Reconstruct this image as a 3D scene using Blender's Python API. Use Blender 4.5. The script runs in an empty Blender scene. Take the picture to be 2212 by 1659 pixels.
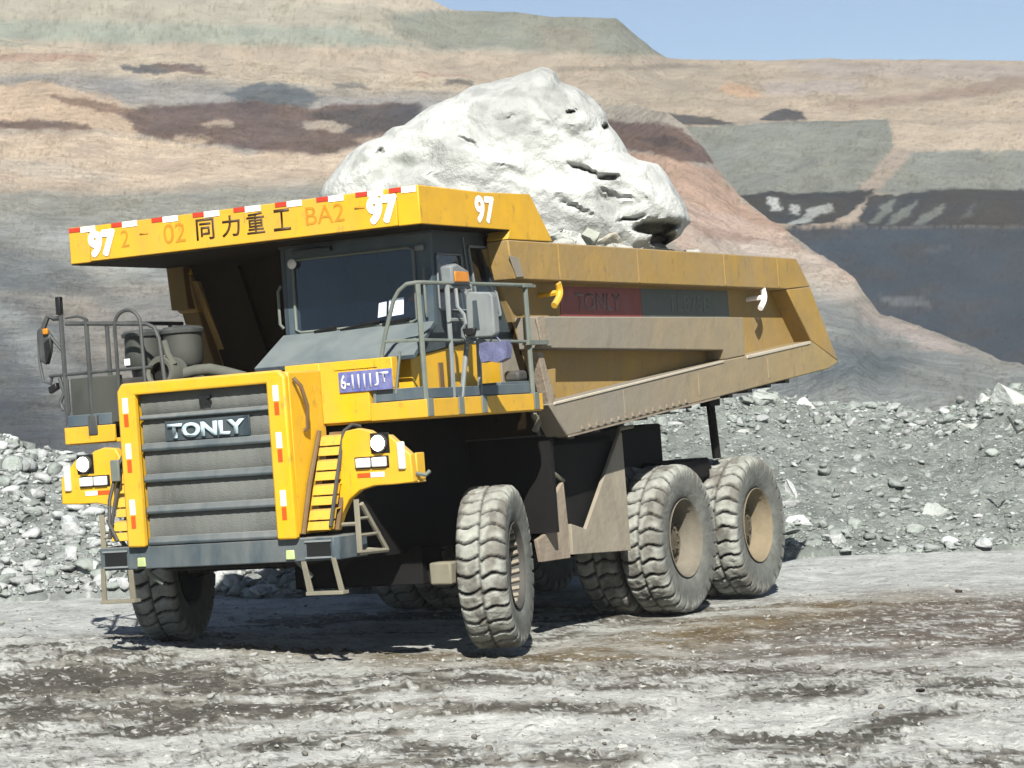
import bpy, math, random
import numpy as np
from mathutils import Vector, Matrix
sc = bpy.context.scene
col = sc.collection
R = math.radians

# ------------------------------------------------------------------ camera, sky, sun, exposure
CAM = np.array([20.687, 12.5104, 2.0235])
FW = np.array([-0.88477159, -0.46576881, 0.01544827])
RT = np.array([-0.46556169, 0.88192868, -0.07385191])
UP = np.array([-0.02077365, 0.0725342, 0.99714956])
FOC = 5617.55 / 2212.0            # focal length over sensor width
cd = bpy.data.cameras.new('camera'); cam = bpy.data.objects.new('camera', cd); col.objects.link(cam)
cd.sensor_width = 36.0; cd.lens = 36.0 * FOC; cd.clip_start = 0.5; cd.clip_end = 4000
M = Matrix(((RT[0], UP[0], -FW[0], CAM[0]), (RT[1], UP[1], -FW[1], CAM[1]), (RT[2], UP[2], -FW[2], CAM[2]), (0, 0, 0, 1)))
cam.matrix_world = M
cd.dof.use_dof = True; cd.dof.focus_distance = 23.0; cd.dof.aperture_fstop = 9.0
sc.camera = cam
SUN_AZ, SUN_EL = R(32), R(38)     # azimuth from +X towards +Y
w = bpy.data.worlds.new('World'); sc.world = w; w.use_nodes = True
nt = w.node_tree; bg = nt.nodes['Background']
sky = nt.nodes.new('ShaderNodeTexSky'); sky.sky_type = 'NISHITA'; sky.sun_disc = False
sky.sun_elevation = SUN_EL; sky.sun_rotation = R(90) - SUN_AZ; sky.altitude = 1200; sky.air_density = 0.85; sky.dust_density = 0.8; sky.ozone_density = 0.9
nt.links.new(sky.outputs[0], bg.inputs[0]); bg.inputs[1].default_value = 0.05
sd = bpy.data.lights.new('sun', 'SUN'); sun = bpy.data.objects.new('sun', sd); col.objects.link(sun)
sd.energy = 5.0; sd.angle = R(0.53); sd.color = (1.0, 0.955, 0.88)
sv = Vector((math.cos(SUN_EL) * math.cos(SUN_AZ), math.cos(SUN_EL) * math.sin(SUN_AZ), math.sin(SUN_EL)))
sun.rotation_euler = sv.to_track_quat('Z', 'Y').to_euler(); sun.location = sv * 60
sc.view_settings.view_transform = 'Standard'; sc.view_settings.look = 'None'
sc.view_settings.exposure = 1.05; sc.view_settings.gamma = 1.0
sc.cycles.max_bounces = 6; sc.cycles.diffuse_bounces = 2; sc.cycles.transparent_max_bounces = 12
ALB = 0.66   # overall surface reflectance scale that goes with the exposure

# ------------------------------------------------------------------ noise helpers
rng = np.random.default_rng(7)
def _h(ix, iy, iz):
    n = (ix.astype(np.int64) * 374761393 + iy.astype(np.int64) * 668265263 + iz.astype(np.int64) * 2147483647) & 0xffffffff
    n = ((n ^ (n >> 13)) * 1274126177) & 0xffffffff
    return ((n ^ (n >> 16)) & 0xffff) / 65535.0
def vnoise(x, y, z=None):
    if z is None: z = np.zeros_like(x)
    xi, yi, zi = np.floor(x), np.floor(y), np.floor(z)
    fx, fy, fz = x - xi, y - yi, z - zi
    fx = fx * fx * (3 - 2 * fx); fy = fy * fy * (3 - 2 * fy); fz = fz * fz * (3 - 2 * fz)
    r = 0
    for a in (0, 1):
        for b in (0, 1):
            for c in (0, 1):
                r = r + _h(xi + a, yi + b, zi + c) * (fx if a else 1 - fx) * (fy if b else 1 - fy) * (fz if c else 1 - fz)
    return r * 2 - 1
def fbm(x, y, z=None, o=4, g=0.5, ridge=False):
    s = 0; a = 1.0; t = 0
    for i in range(o):
        v = vnoise(x * 2 ** i + 17.3 * i, y * 2 ** i - 9.1 * i, None if z is None else z * 2 ** i + 3.7 * i)
        if ridge: v = 1 - 2 * np.abs(v)
        s = s + a * v; t += a; a *= g
    return s / t
def lin(c):
    c = np.asarray(c, float) / 255.0
    return np.where(c <= 0.04045, c / 12.92, ((c + 0.055) / 1.055) ** 2.4)
def sstep(a, b, x):
    t = np.clip((x - a) / (b - a), 0, 1); return t * t * (3 - 2 * t)

# ------------------------------------------------------------------ materials
MATS = {}
def mat(name, base, rough=0.5, metal=0.0, dust=0.0, dcol=(0.36, 0.31, 0.24), dscale=3.0, var=0.12, bump=0.0, bscale=40.0, spec=0.5, updust=0.0, grad=None, chips=0.0, emit=None, attr=None, coat=0.0):
    m = bpy.data.materials.new(name); m.use_nodes = True; MATS[name] = m
    base = tuple(v * ALB for v in base); dcol = tuple(v * ALB for v in dcol)
    nt = m.node_tree; N = nt.nodes; L = nt.links; b = N['Principled BSDF']
    tc = N.new('ShaderNodeTexCoord')
    b.inputs['Metallic'].default_value = metal; b.inputs['Specular IOR Level'].default_value = spec
    b.inputs['Coat Weight'].default_value = coat
    if emit: b.inputs['Emission Color'].default_value = (*emit[0], 1); b.inputs['Emission Strength'].default_value = emit[1]
    n1 = N.new('ShaderNodeTexNoise'); n1.inputs['Scale'].default_value = dscale * 2.3; n1.inputs['Detail'].default_value = 6; n1.inputs['Roughness'].default_value = 0.6
    L.new(tc.outputs['Object'], n1.inputs['Vector'])
    cur = None
    if attr:
        at = N.new('ShaderNodeAttribute'); at.attribute_name = attr; src = at.outputs['Color']
    else:
        rgb = N.new('ShaderNodeRGB'); rgb.outputs[0].default_value = (*base, 1); src = rgb.outputs[0]
    mr = N.new('ShaderNodeMapRange'); mr.inputs[3].default_value = 1 - var; mr.inputs[4].default_value = 1 + var
    mr.inputs[1].default_value = 0.3; mr.inputs[2].default_value = 0.7
    L.new(n1.outputs['Fac'], mr.inputs[0])
    mx = N.new('ShaderNodeVectorMath'); mx.operation = 'SCALE'; L.new(src, mx.inputs[0]); L.new(mr.outputs[0], mx.inputs['Scale'])
    cur = mx.outputs[0]
    rsock = None
    if chips > 0:      # small chips and rust runs in the paint
        nc_ = N.new('ShaderNodeTexNoise'); nc_.inputs['Scale'].default_value = 7.0; nc_.inputs['Detail'].default_value = 10; nc_.inputs['Roughness'].default_value = 0.75
        mpc = N.new('ShaderNodeMapping'); mpc.inputs['Scale'].default_value = (1.6, 1.6, 0.7); L.new(tc.outputs['Object'], mpc.inputs[0]); L.new(mpc.outputs[0], nc_.inputs['Vector'])
        mc = N.new('ShaderNodeMapRange'); mc.inputs[1].default_value = 0.575; mc.inputs[2].default_value = 0.64; mc.inputs[4].default_value = chips; L.new(nc_.outputs['Fac'], mc.inputs[0])
        mk = N.new('ShaderNodeMix'); mk.data_type = 'RGBA'; L.new(mc.outputs[0], mk.inputs[0]); L.new(cur, mk.inputs[6]); mk.inputs[7].default_value = (0.14, 0.08, 0.035, 1); cur = mk.outputs[2]
    if dust > 0 or updust > 0:
        n2 = N.new('ShaderNodeTexNoise'); n2.inputs['Scale'].default_value = dscale; n2.inputs['Detail'].default_value = 8; n2.inputs['Roughness'].default_value = 0.65; n2.inputs['Distortion'].default_value = 0.4
        mpd = N.new('ShaderNodeMapping'); mpd.inputs['Scale'].default_value = (1.3, 1.3, 0.55); L.new(tc.outputs['Object'], mpd.inputs[0]); L.new(mpd.outputs[0], n2.inputs['Vector'])
        m2 = N.new('ShaderNodeMapRange'); m2.inputs[1].default_value = 0.32; m2.inputs[2].default_value = 0.68
        m2.inputs[3].default_value = max(0, dust - 0.25) if dust < 0.9 else dust - 0.12; m2.inputs[4].default_value = min(1, dust + 0.25)
        L.new(n2.outputs['Fac'], m2.inputs[0])
        fac = m2.outputs[0]
        if updust > 0:
            ge = N.new('ShaderNodeNewGeometry'); sx = N.new('ShaderNodeSeparateXYZ'); L.new(ge.outputs['Normal'], sx.inputs[0])
            m3 = N.new('ShaderNodeMapRange'); m3.inputs[1].default_value = 0.2; m3.inputs[2].default_value = 0.9; m3.inputs[4].default_value = updust; L.new(sx.outputs[2], m3.inputs[0])
            ad = N.new('ShaderNodeMath'); ad.operation = 'ADD'; ad.use_clamp = True; L.new(fac, ad.inputs[0]); L.new(m3.outputs[0], ad.inputs[1]); fac = ad.outputs[0]
        if grad:      # dirt thins out along the body
            sp = N.new('ShaderNodeSeparateXYZ'); L.new(tc.outputs['Object'], sp.inputs[0]); m6 = N.new('ShaderNodeMapRange'); m6.inputs[1].default_value = grad[0]; m6.inputs[2].default_value = grad[1]; m6.inputs[3].default_value = grad[2]; m6.inputs[4].default_value = 1.0
            L.new(sp.outputs[0], m6.inputs[0]); mu = N.new('ShaderNodeMath'); mu.operation = 'MULTIPLY'; L.new(fac, mu.inputs[0]); L.new(m6.outputs[0], mu.inputs[1]); fac = mu.outputs[0]
        mm = N.new('ShaderNodeMix'); mm.data_type = 'RGBA'; L.new(fac, mm.inputs[0]); L.new(cur, mm.inputs[6]); mm.inputs[7].default_value = (*dcol, 1)
        cur = mm.outputs[2]
        m4 = N.new('ShaderNodeMapRange'); m4.inputs[3].default_value = rough; m4.inputs[4].default_value = 0.95; L.new(fac, m4.inputs[0]); rsock = m4.outputs[0]
    L.new(cur, b.inputs['Base Color'])
    if rsock: L.new(rsock, b.inputs['Roughness'])
    else: b.inputs['Roughness'].default_value = rough
    if bump > 0:
        n3 = N.new('ShaderNodeTexNoise'); n3.inputs['Scale'].default_value = bscale; n3.inputs['Detail'].default_value = 7; n3.inputs['Roughness'].default_value = 0.6
        L.new(tc.outputs['Object'], n3.inputs['Vector'])
        bp = N.new('ShaderNodeBump'); bp.inputs['Strength'].default_value = 1.0; bp.inputs['Distance'].default_value = bump
        L.new(n3.outputs['Fac'], bp.inputs['Height']); L.new(bp.outputs[0], b.inputs['Normal'])
    return m
YEL = (0.88, 0.49, 0.002); DUSTY = (0.36, 0.30, 0.21)
mat('yellow_paint', YEL, 0.42, dust=0.05, dcol=(0.45, 0.34, 0.13), dscale=2.2, var=0.07, updust=0.55, chips=0.5)
mat('yellow_canopy', (0.84, 0.465, 0.002), 0.45, dust=0.1, dcol=(0.42, 0.30, 0.12), dscale=1.6, var=0.09, updust=0.6, chips=0.5)
mat('yellow_dusty', (0.49, 0.285, 0.012), 0.6, dust=0.52, dcol=(0.28, 0.22, 0.14), dscale=1.1, var=0.14, updust=0.4, bump=0.02, bscale=2.6, chips=0.8)
mat('yellow_grey_dust', (0.46, 0.30, 0.05), 0.7, dust=0.95, dcol=(0.265, 0.245, 0.205), dscale=1.0, var=0.18, updust=0.3, grad=(-7.5, -2.0, 0.45), bump=0.02, bscale=2.8, chips=0.8)
mat('cab_paint', (0.03, 0.062, 0.095), 0.42, dust=0.32, dcol=(0.19, 0.225, 0.225), dscale=1.8, var=0.1, updust=0.5)
mat('cab_dark', (0.02, 0.038, 0.052), 0.5, dust=0.2, dcol=(0.14, 0.16, 0.155), dscale=2.5)
mat('slate_paint', (0.025, 0.055, 0.075), 0.5, dust=0.34, dcol=(0.21, 0.22, 0.21), dscale=3.2, updust=0.6, bump=0.002)
mat('grille_mesh', (0.05, 0.055, 0.05), 0.5, dust=0.5, dcol=(0.24, 0.255, 0.235), dscale=1.3)
mat('black_steel', (0.008, 0.008, 0.009), 0.75, dust=0.1, dcol=(0.03, 0.028, 0.025), spec=0.15)
mat('dark_steel', (0.03, 0.032, 0.033), 0.6, dust=0.3, dcol=(0.12, 0.11, 0.09), bump=0.003)
mat('rail_paint', (0.10, 0.13, 0.115), 0.6, dust=0.45, dcol=(0.24, 0.26, 0.22), dscale=6)
mat('rail_dark', (0.03, 0.035, 0.037), 0.55, dust=0.25, dcol=(0.14, 0.15, 0.14), dscale=6)
mat('step_steel', (0.16, 0.15, 0.11), 0.8, dust=0.5, dcol=(0.32, 0.30, 0.22), dscale=5)
mat('rust_steel', (0.13, 0.06, 0.015), 0.7, dust=0.3, dcol=(0.25, 0.19, 0.10), dscale=6)
mat('pale_housing', (0.13, 0.15, 0.155), 0.6, dust=0.5, dcol=(0.30, 0.33, 0.33), dscale=5)
mat('cleaner_metal', (0.03, 0.034, 0.03), 0.5, dust=0.4, dcol=(0.085, 0.09, 0.075), dscale=3)
mat('dusty_pipe', (0.06, 0.066, 0.055), 0.8, dust=0.5, dcol=(0.15, 0.158, 0.13), dscale=5)
mat('dusty_plate', (0.16, 0.14, 0.11), 0.9, dust=0.7, dcol=(0.38, 0.34, 0.26), dscale=2.4, bump=0.01, bscale=12, var=.2)
mat('mud_plate', (0.16, 0.12, 0.09), 0.9, dust=0.55, dcol=(0.42, 0.36, 0.27), dscale=3.4, bump=0.02, bscale=9, var=.2)
mat('tread_rubber', (0.3, 0.3, 0.28), 0.9, dscale=3.0, var=0.28, bump=0.016, bscale=14, attr='Col')
mat('rim_paint', (0.09, 0.08, 0.06), 0.8, dust=0.5, dcol=(0.26, 0.235, 0.18), dscale=4, bump=0.004)
mat('rim_gold', (0.15, 0.11, 0.055), 0.8, dust=0.6, dcol=(0.29, 0.245, 0.165), dscale=4, bump=0.004)
mat('white_mark', (1.2, 1.2, 1.18), 0.6, var=0.04)
mat('white_tape', (1.15, 1.1, 1.08), 0.4, var=0.03)
mat('red_tape', (0.62, 0.05, 0.02), 0.4, var=0.05)
mat('orange_tape', (0.75, 0.10, 0.01), 0.4, var=0.05)
mat('faded_red', (0.50, 0.19, 0.004), 0.6, dust=0.35, dcol=(0.72, 0.38, 0.01), dscale=9, var=0.2)
mat('black_letter', (0.06, 0.028, 0.004), 0.6)
mat('badge_letter', (0.62, 0.80, 0.88), 0.4)
mat('badge_black', (0.006, 0.006, 0.006), 0.5)
mat('plate_blue', (0.06, 0.09, 0.36), 0.5, dust=0.2, dcol=(0.4, 0.4, 0.55), dscale=12)
mat('plate_letter', (0.75, 0.77, 0.85), 0.5)
mat('lamp_on', (1, 1, 1), 0.2, emit=((1.0, 0.93, 0.88), 6.0))
mat('lamp_glass', (0.8, 0.8, 0.8), 0.12, var=0.03)
mat('turn_lens', (0.80, 0.80, 0.68), 0.2)
mat('amber', (0.7, 0.25, 0.01), 0.3)
mat('lime', (0.52, 0.62, 0.28), 0.6)
mat('sticker_red', (0.26, 0.035, 0.03), 0.5, dust=0.15, dcol=(0.3, 0.1, 0.08))
mat('sticker_grey', (0.05, 0.075, 0.075), 0.5, dust=0.3, dcol=(0.2, 0.22, 0.19))
mat('sticker_text', (0.20, 0.13, 0.14), 0.6)
mat('sticker_text_green', (0.10, 0.15, 0.12), 0.6)
mat('bag_blue', (0.14, 0.15, 0.27), 0.5, var=0.3, dscale=6, bump=0.02, bscale=8)
mat('paper', (1.3, 1.3, 1.35), 0.7, emit=((0.8, 0.85, 1.0), 0.0))
mat('skin', (0.38, 0.20, 0.13), 0.6)
mat('shirt', (0.42, 0.13, 0.01), 0.9)
mat('vest', (0.10, 0.26, 0.03), 0.9)
mat('trousers', (0.03, 0.035, 0.05), 0.9)
mat('hair', (0.01, 0.01, 0.01), 0.8)
mat('rust_bar', (0.05, 0.05, 0.045), 0.8)
mat('ledge_dust', (0.52, 0.46, 0.36), 0.95, dust=0.4, dcol=(0.62, 0.57, 0.47), dscale=6)
mat('hub_shade', (0.06, 0.05, 0.035), 0.8, dust=0.4, dcol=(0.20, 0.175, 0.12), dscale=6, spec=0.2)  # hub disc coloured dark to carry the shade inside the rim
mat('under_shade', (0.022, 0.014, 0.006), 0.85, dust=0.2, dcol=(0.03, 0.022, 0.014), spec=0.1)  # near-black colour standing in for the canopy's shade on yellow steel
mat('flange_dark', (0.22, 0.13, 0.02), 0.8, dust=0.3, dcol=(0.14, 0.11, 0.07))  # yellow-brown, darker than the body side rails
g = bpy.data.materials.new('window_glass'); g.use_nodes = True; MATS['glass'] = g
nt = g.node_tree; N = nt.nodes; L = nt.links; N.remove(N['Principled BSDF'])
gl = N.new('ShaderNodeBsdfGlossy'); gl.inputs['Roughness'].default_value = 0.04; gl.inputs['Color'].default_value = (0.75, 0.8, 0.9, 1)
tr = N.new('ShaderNodeBsdfTransparent'); tr.inputs['Color'].default_value = (0.90, 0.93, 0.97, 1)
df = N.new('ShaderNodeBsdfDiffuse'); df.inputs['Color'].default_value = (0.015, 0.035, 0.09, 1)
lw = N.new('ShaderNodeLayerWeight'); lw.inputs['Blend'].default_value = 0.5; pw = N.new('ShaderNodeMath'); pw.operation = 'POWER'; pw.inputs[1].default_value = 4.0; L.new(lw.outputs['Facing'], pw.inputs[0]); fr = N.new('ShaderNodeMath'); fr.operation = 'ADD'; fr.use_clamp = True; fr.inputs[1].default_value = 0.06; L.new(pw.outputs[0], fr.inputs[0])
a = N.new('ShaderNodeMixShader'); a.inputs[0].default_value = 0.07; L.new(tr.outputs[0], a.inputs[1]); L.new(df.outputs[0], a.inputs[2])
c2 = N.new('ShaderNodeMixShader'); L.new(fr.outputs[0], c2.inputs[0]); L.new(a.outputs[0], c2.inputs[1]); L.new(gl.outputs[0], c2.inputs[2])
L.new(c2.outputs[0], N['Material Output'].inputs['Surface'])

def terrain_mat(name, fine=1.0, bump=0.3, bscale=1.0, attr='Col', var=0.25, speck=0.0, speck_scale=30):
    m = bpy.data.materials.new(name); m.use_nodes = True; MATS[name] = m
    nt = m.node_tree; N = nt.nodes; L = nt.links; b = N['Principled BSDF']
    b.inputs['Roughness'].default_value = 0.95; b.inputs['Specular IOR Level'].default_value = 0.1
    tc = N.new('ShaderNodeTexCoord'); at = N.new('ShaderNodeAttribute'); at.attribute_name = attr
    n1 = N.new('ShaderNodeTexNoise'); n1.inputs['Scale'].default_value = fine; n1.inputs['Detail'].default_value = 9; n1.inputs['Roughness'].default_value = 0.65; L.new(tc.outputs['Object'], n1.inputs['Vector'])
    mr = N.new('ShaderNodeMapRange'); mr.inputs[1].default_value = 0.3; mr.inputs[2].default_value = 0.7; mr.inputs[3].default_value = 1 - var; mr.inputs[4].default_value = 1 + var; L.new(n1.outputs['Fac'], mr.inputs[0])
    mx = N.new('ShaderNodeVectorMath'); mx.operation = 'SCALE'; L.new(at.outputs['Color'], mx.inputs[0]); L.new(mr.outputs[0], mx.inputs['Scale'])
    cur = mx.outputs[0]
    if speck > 0:
        v = N.new('ShaderNodeTexNoise'); v.inputs['Scale'].default_value = speck_scale; v.inputs['Detail'].default_value = 3; L.new(tc.outputs['Object'], v.inputs['Vector'])
        m2 = N.new('ShaderNodeMapRange'); m2.inputs[1].default_value = 0.60; m2.inputs[2].default_value = 0.70; m2.inputs[4].default_value = speck; L.new(v.outputs['Fac'], m2.inputs[0])
        mm = N.new('ShaderNodeMix'); mm.data_type = 'RGBA'; L.new(m2.outputs[0], mm.inputs[0]); L.new(cur, mm.inputs[6]); mm.inputs[7].default_value = (0.52, 0.53, 0.50, 1); cur = mm.outputs[2]
        v2 = N.new('ShaderNodeTexNoise'); v2.inputs['Scale'].default_value = speck_scale * 0.8; v2.inputs['Detail'].default_value = 4; 
        mp = N.new('ShaderNodeMapping'); mp.inputs['Location'].default_value = (31, 7, 3); L.new(tc.outputs['Object'], mp.inputs[0]); L.new(mp.outputs[0], v2.inputs['Vector'])
        m5 = N.new('ShaderNodeMapRange'); m5.inputs[1].default_value = 0.61; m5.inputs[2].default_value = 0.68; m5.inputs[4].default_value = speck * 0.9; L.new(v2.outputs['Fac'], m5.inputs[0])
        mm2 = N.new('ShaderNodeMix'); mm2.data_type = 'RGBA'; L.new(m5.outputs[0], mm2.inputs[0]); L.new(cur, mm2.inputs[6]); mm2.inputs[7].default_value = (0.07, 0.065, 0.06, 1); cur = mm2.outputs[2]
    L.new(cur, b.inputs['Base Color'])
    n3 = N.new('ShaderNodeTexNoise'); n3.inputs['Scale'].default_value = bscale; n3.inputs['Detail'].default_value = 9; n3.inputs['Roughness'].default_value = 0.65; L.new(tc.outputs['Object'], n3.inputs['Vector'])
    bp = N.new('ShaderNodeBump'); bp.inputs['Distance'].default_value = bump; L.new(n3.outputs['Fac'], bp.inputs['Height']); L.new(bp.outputs[0], b.inputs['Normal'])
    return m
terrain_mat('ground_dirt', fine=2.2, bump=0.06, bscale=9.0, var=0.3, speck=0.7, speck_scale=13)
terrain_mat('heap_dirt', fine=2.5, bump=0.15, bscale=7.0, var=0.32, speck=0.5, speck_scale=9)
terrain_mat('hill_dirt', fine=0.30, bump=0.7, bscale=0.9, var=0.26)
terrain_mat('wall_dirt', fine=0.16, bump=1.1, bscale=0.5, var=0.22)
terrain_mat('stone_mat', fine=3.0, bump=0.05, bscale=12.0, var=0.15)
terrain_mat('boulder_stone', fine=1.1, bump=0.05, bscale=7.0, var=0.12)

# ------------------------------------------------------------------ mesh helpers
def tag(o, label=None, cat=None, group=None, kind=None):
    if label: o['label'] = label
    if cat: o['category'] = cat
    if group: o['group'] = group
    if kind: o['kind'] = kind
    return o
def empty(name, loc=(0, 0, 0), parent=None):
    o = bpy.data.objects.new(name, None); o.empty_display_size = 0.2; col.objects.link(o); o.location = loc
    if parent: o.parent = parent
    return o
def mesh_np(name, V, F, m, colr=None, smooth=True, parent=None, loc=None):
    me = bpy.data.meshes.new(name); F = np.asarray(F, np.int32)
    me.vertices.add(len(V)); me.vertices.foreach_set('co', np.asarray(V, np.float32).ravel())
    k = F.shape[1]; me.loops.add(F.size); me.loops.foreach_set('vertex_index', F.ravel())
    me.polygons.add(len(F)); me.polygons.foreach_set('loop_start', np.arange(0, F.size, k, dtype=np.int32)); me.polygons.foreach_set('loop_total', np.full(len(F), k, np.int32))
    me.update(calc_edges=True); me.validate()
    if smooth: me.polygons.foreach_set('use_smooth', np.ones(len(me.polygons), bool))
    if colr is not None:
        at = me.color_attributes.new('Col', 'FLOAT_COLOR', 'POINT')
        c = np.ones((len(V), 4), np.float32); c[:, :3] = np.asarray(colr) * ALB; at.data.foreach_set('color', c.ravel())
    if m: me.materials.append(MATS[m])
    o = bpy.data.objects.new(name, me); col.objects.link(o)
    if parent: o.parent = parent
    if loc is not None: o.location = loc
    return o
def grid_faces(nr, nc):
    i = np.arange(nr - 1)[:, None] * nc + np.arange(nc - 1)[None, :]
    return np.stack([i, i + 1, i + nc + 1, i + nc], -1).reshape(-1, 4)
class MB:
    def __init__(s): s.v = []; s.f = []
    def add(s, vs, fs):
        b = len(s.v); s.v += [tuple(p) for p in vs]; s.f += [[b + i for i in f] for f in fs]; return s
    def box(s, x0, x1, y0, y1, z0, z1):
        x0, x1 = sorted((x0, x1)); y0, y1 = sorted((y0, y1)); z0, z1 = sorted((z0, z1))
        return s.add([(x0, y0, z0), (x1, y0, z0), (x1, y1, z0), (x0, y1, z0), (x0, y0, z1), (x1, y0, z1), (x1, y1, z1), (x0, y1, z1)],
                     [(0, 3, 2, 1), (4, 5, 6, 7), (0, 1, 5, 4), (1, 2, 6, 5), (2, 3, 7, 6), (3, 0, 4, 7)])
    def prism(s, poly, axis, a, b):
        # poly in the two other axes (order x,y,z without axis)
        def P(p, t):
            return {'x': (t, p[0], p[1]), 'y': (p[0], t, p[1]), 'z': (p[0], p[1], t)}[axis]
        n = len(poly); area = sum(poly[i][0] * poly[(i + 1) % n][1] - poly[(i + 1) % n][0] * poly[i][1] for i in range(n))
        if area < 0: poly = poly[::-1]
        vs = [P(p, a) for p in poly] + [P(p, b) for p in poly]
        flip = (axis == 'y') != (b < a)
        fs = [tuple(range(n))[::-1], tuple(range(n, 2 * n))] + [(i, (i + 1) % n, n + (i + 1) % n, n + i) for i in range(n)]
        if flip: fs = [f[::-1] for f in fs]
        return s.add(vs, fs)
    def quadp(s, P, t):
        # planar-ish quad with thickness vector t
        P = [Vector(p) for p in P]; t = Vector(t); vs = P + [p + t for p in P]
        fs = [(0, 1, 2, 3), (7, 6, 5, 4), (0, 4, 5, 1), (1, 5, 6, 2), (2, 6, 7, 3), (3, 7, 4, 0)]
        nrm = (P[1] - P[0]).cross(P[3] - P[0])
        if nrm.dot(t) > 0: fs = [f[::-1] for f in fs]
        return s.add(vs, fs)
    def tube(s, pts, r, n=8, closed=False, r1=None):
        pts = [Vector(p) for p in pts]; m = len(pts); vs = []; prev = None
        for i, p in enumerate(pts):
            if closed: d = (pts[(i + 1) % m] - pts[i - 1])
            else: d = pts[min(i + 1, m - 1)] - pts[max(i - 1, 0)]
            d.normalize()
            if prev is None:
                u = d.cross(Vector((0, 0, 1)))
                if u.length < 1e-3: u = d.cross(Vector((1, 0, 0)))
            else: u = prev - d * prev.dot(d)
            u.normalize(); prev = u; v = d.cross(u)
            rr = r if r1 is None else r + (r1 - r) * i / (m - 1)
            vs += [p + (u * math.cos(2 * math.pi * k / n) + v * math.sin(2 * math.pi * k / n)) * rr for k in range(n)]
        fs = []
        for i in range(m if closed else m - 1):
            for k in range(n):
                a, b = i * n + k, i * n + (k + 1) % n; c, d2 = ((i + 1) % m) * n + (k + 1) % n, ((i + 1) % m) * n + k
                fs.append((a, b, c, d2))
        if not closed: fs += [tuple(range(n))[::-1], tuple(range((m - 1) * n, m * n))]
        return s.add(vs, fs)
    def lathe(s, prof, origin=(0, 0, 0), axis=(0, 0, 1), n=24, caps=True):
        ax = Vector(axis).normalized(); u = ax.orthogonal().normalized(); v = ax.cross(u); o = Vector(origin); vs = []
        for (r, h) in prof:
            vs += [o + ax * h + (u * math.cos(2 * math.pi * k / n) + v * math.sin(2 * math.pi * k / n)) * r for k in range(n)]
        fs = []; m = len(prof)
        for i in range(m - 1):
            for k in range(n):
                fs.append((i * n + k, i * n + (k + 1) % n, (i + 1) * n + (k + 1) % n, (i + 1) * n + k))
        if caps: fs += [tuple(range(n))[::-1], tuple(range((m - 1) * n, m * n))]
        return s.add(vs, fs)
    def build(s, name, m, parent=None, bevel=0.0, smooth=True, loc=None, label=None):
        me = bpy.data.meshes.new(name); me.from_pydata(s.v, [], s.f); me.validate()
        if isinstance(m, str): me.materials.append(MATS[m])
        if smooth:
            me.polygons.foreach_set('use_smooth', np.ones(len(me.polygons), bool)); me.set_sharp_from_angle(angle=R(38))
        o = bpy.data.objects.new(name, me); col.objects.link(o)
        if parent: o.parent = parent
        if loc: o.location = loc
        if bevel > 0:
            md = o.modifiers.new('edge', 'BEVEL'); md.width = bevel; md.segments = 2; md.limit_method = 'ANGLE'; md.angle_limit = R(40); md.harden_normals = False
        if label: o['label'] = label
        return o
def text(body, name, m, parent, origin, right, up, height, width=None, depth=0.004, bold=0.0, shear=0.0):
    c = bpy.data.curves.new(name, 'FONT'); c.body = body; c.extrude = 0.0; c.offset = bold; c.shear = shear; c.resolution_u = 4
    tmp = bpy.data.objects.new(name + '_tmp', c); col.objects.link(tmp); dg = bpy.context.evaluated_depsgraph_get()
    me = bpy.data.meshes.new_from_object(tmp.evaluated_get(dg)); bpy.data.objects.remove(tmp); bpy.data.curves.remove(c)
    n = len(me.vertices); co = np.zeros(n * 3); me.vertices.foreach_get('co', co); co = co.reshape(-1, 3)
    lo, hi = co.min(0), co.max(0); sx = (width / (hi[0] - lo[0])) if width else height / (hi[1] - lo[1]); sy = height / (hi[1] - lo[1])
    r_, u_ = np.array(Vector(right).normalized()), np.array(Vector(up).normalized()); nn = np.cross(r_, u_)
    P = np.array(origin)[None] + (co[:, :1] - lo[0]) * sx * r_ + (co[:, 1:2] - lo[1]) * sy * u_ + nn[None] * 0.0
    me.vertices.foreach_set('co', P.astype(np.float32).ravel()); me.update()
    me.materials.clear(); me.materials.append(MATS[m]); me.name = name
    o = bpy.data.objects.new(name, me); col.objects.link(o); o.parent = parent
    sd_ = o.modifiers.new('thick', 'SOLIDIFY'); sd_.thickness = depth; sd_.offset = 1
    return o
def arc(c, r, a0, a1, n, ax1, ax2):
    c = Vector(c); a = Vector(ax1); b = Vector(ax2)
    return [c + a * r * math.cos(a0 + (a1 - a0) * i / n) + b * r * math.sin(a0 + (a1 - a0) * i / n) for i in range(n + 1)]
def px_dir(px, py):
    px = np.asarray(px, float)[..., None]; py = np.asarray(py, float)[..., None]
    return FW + RT * (px - 1106) / 5617.55 - UP * (py - 829.5) / 5617.55
FH = np.array([FW[0], FW[1], 0]); FH /= np.linalg.norm(FH)
def px_at(px, py, d):
    r = px_dir(px, py); t = np.asarray(d, float) / (r @ FH); return CAM + r * t[..., None]

exec_parts = []
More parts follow.
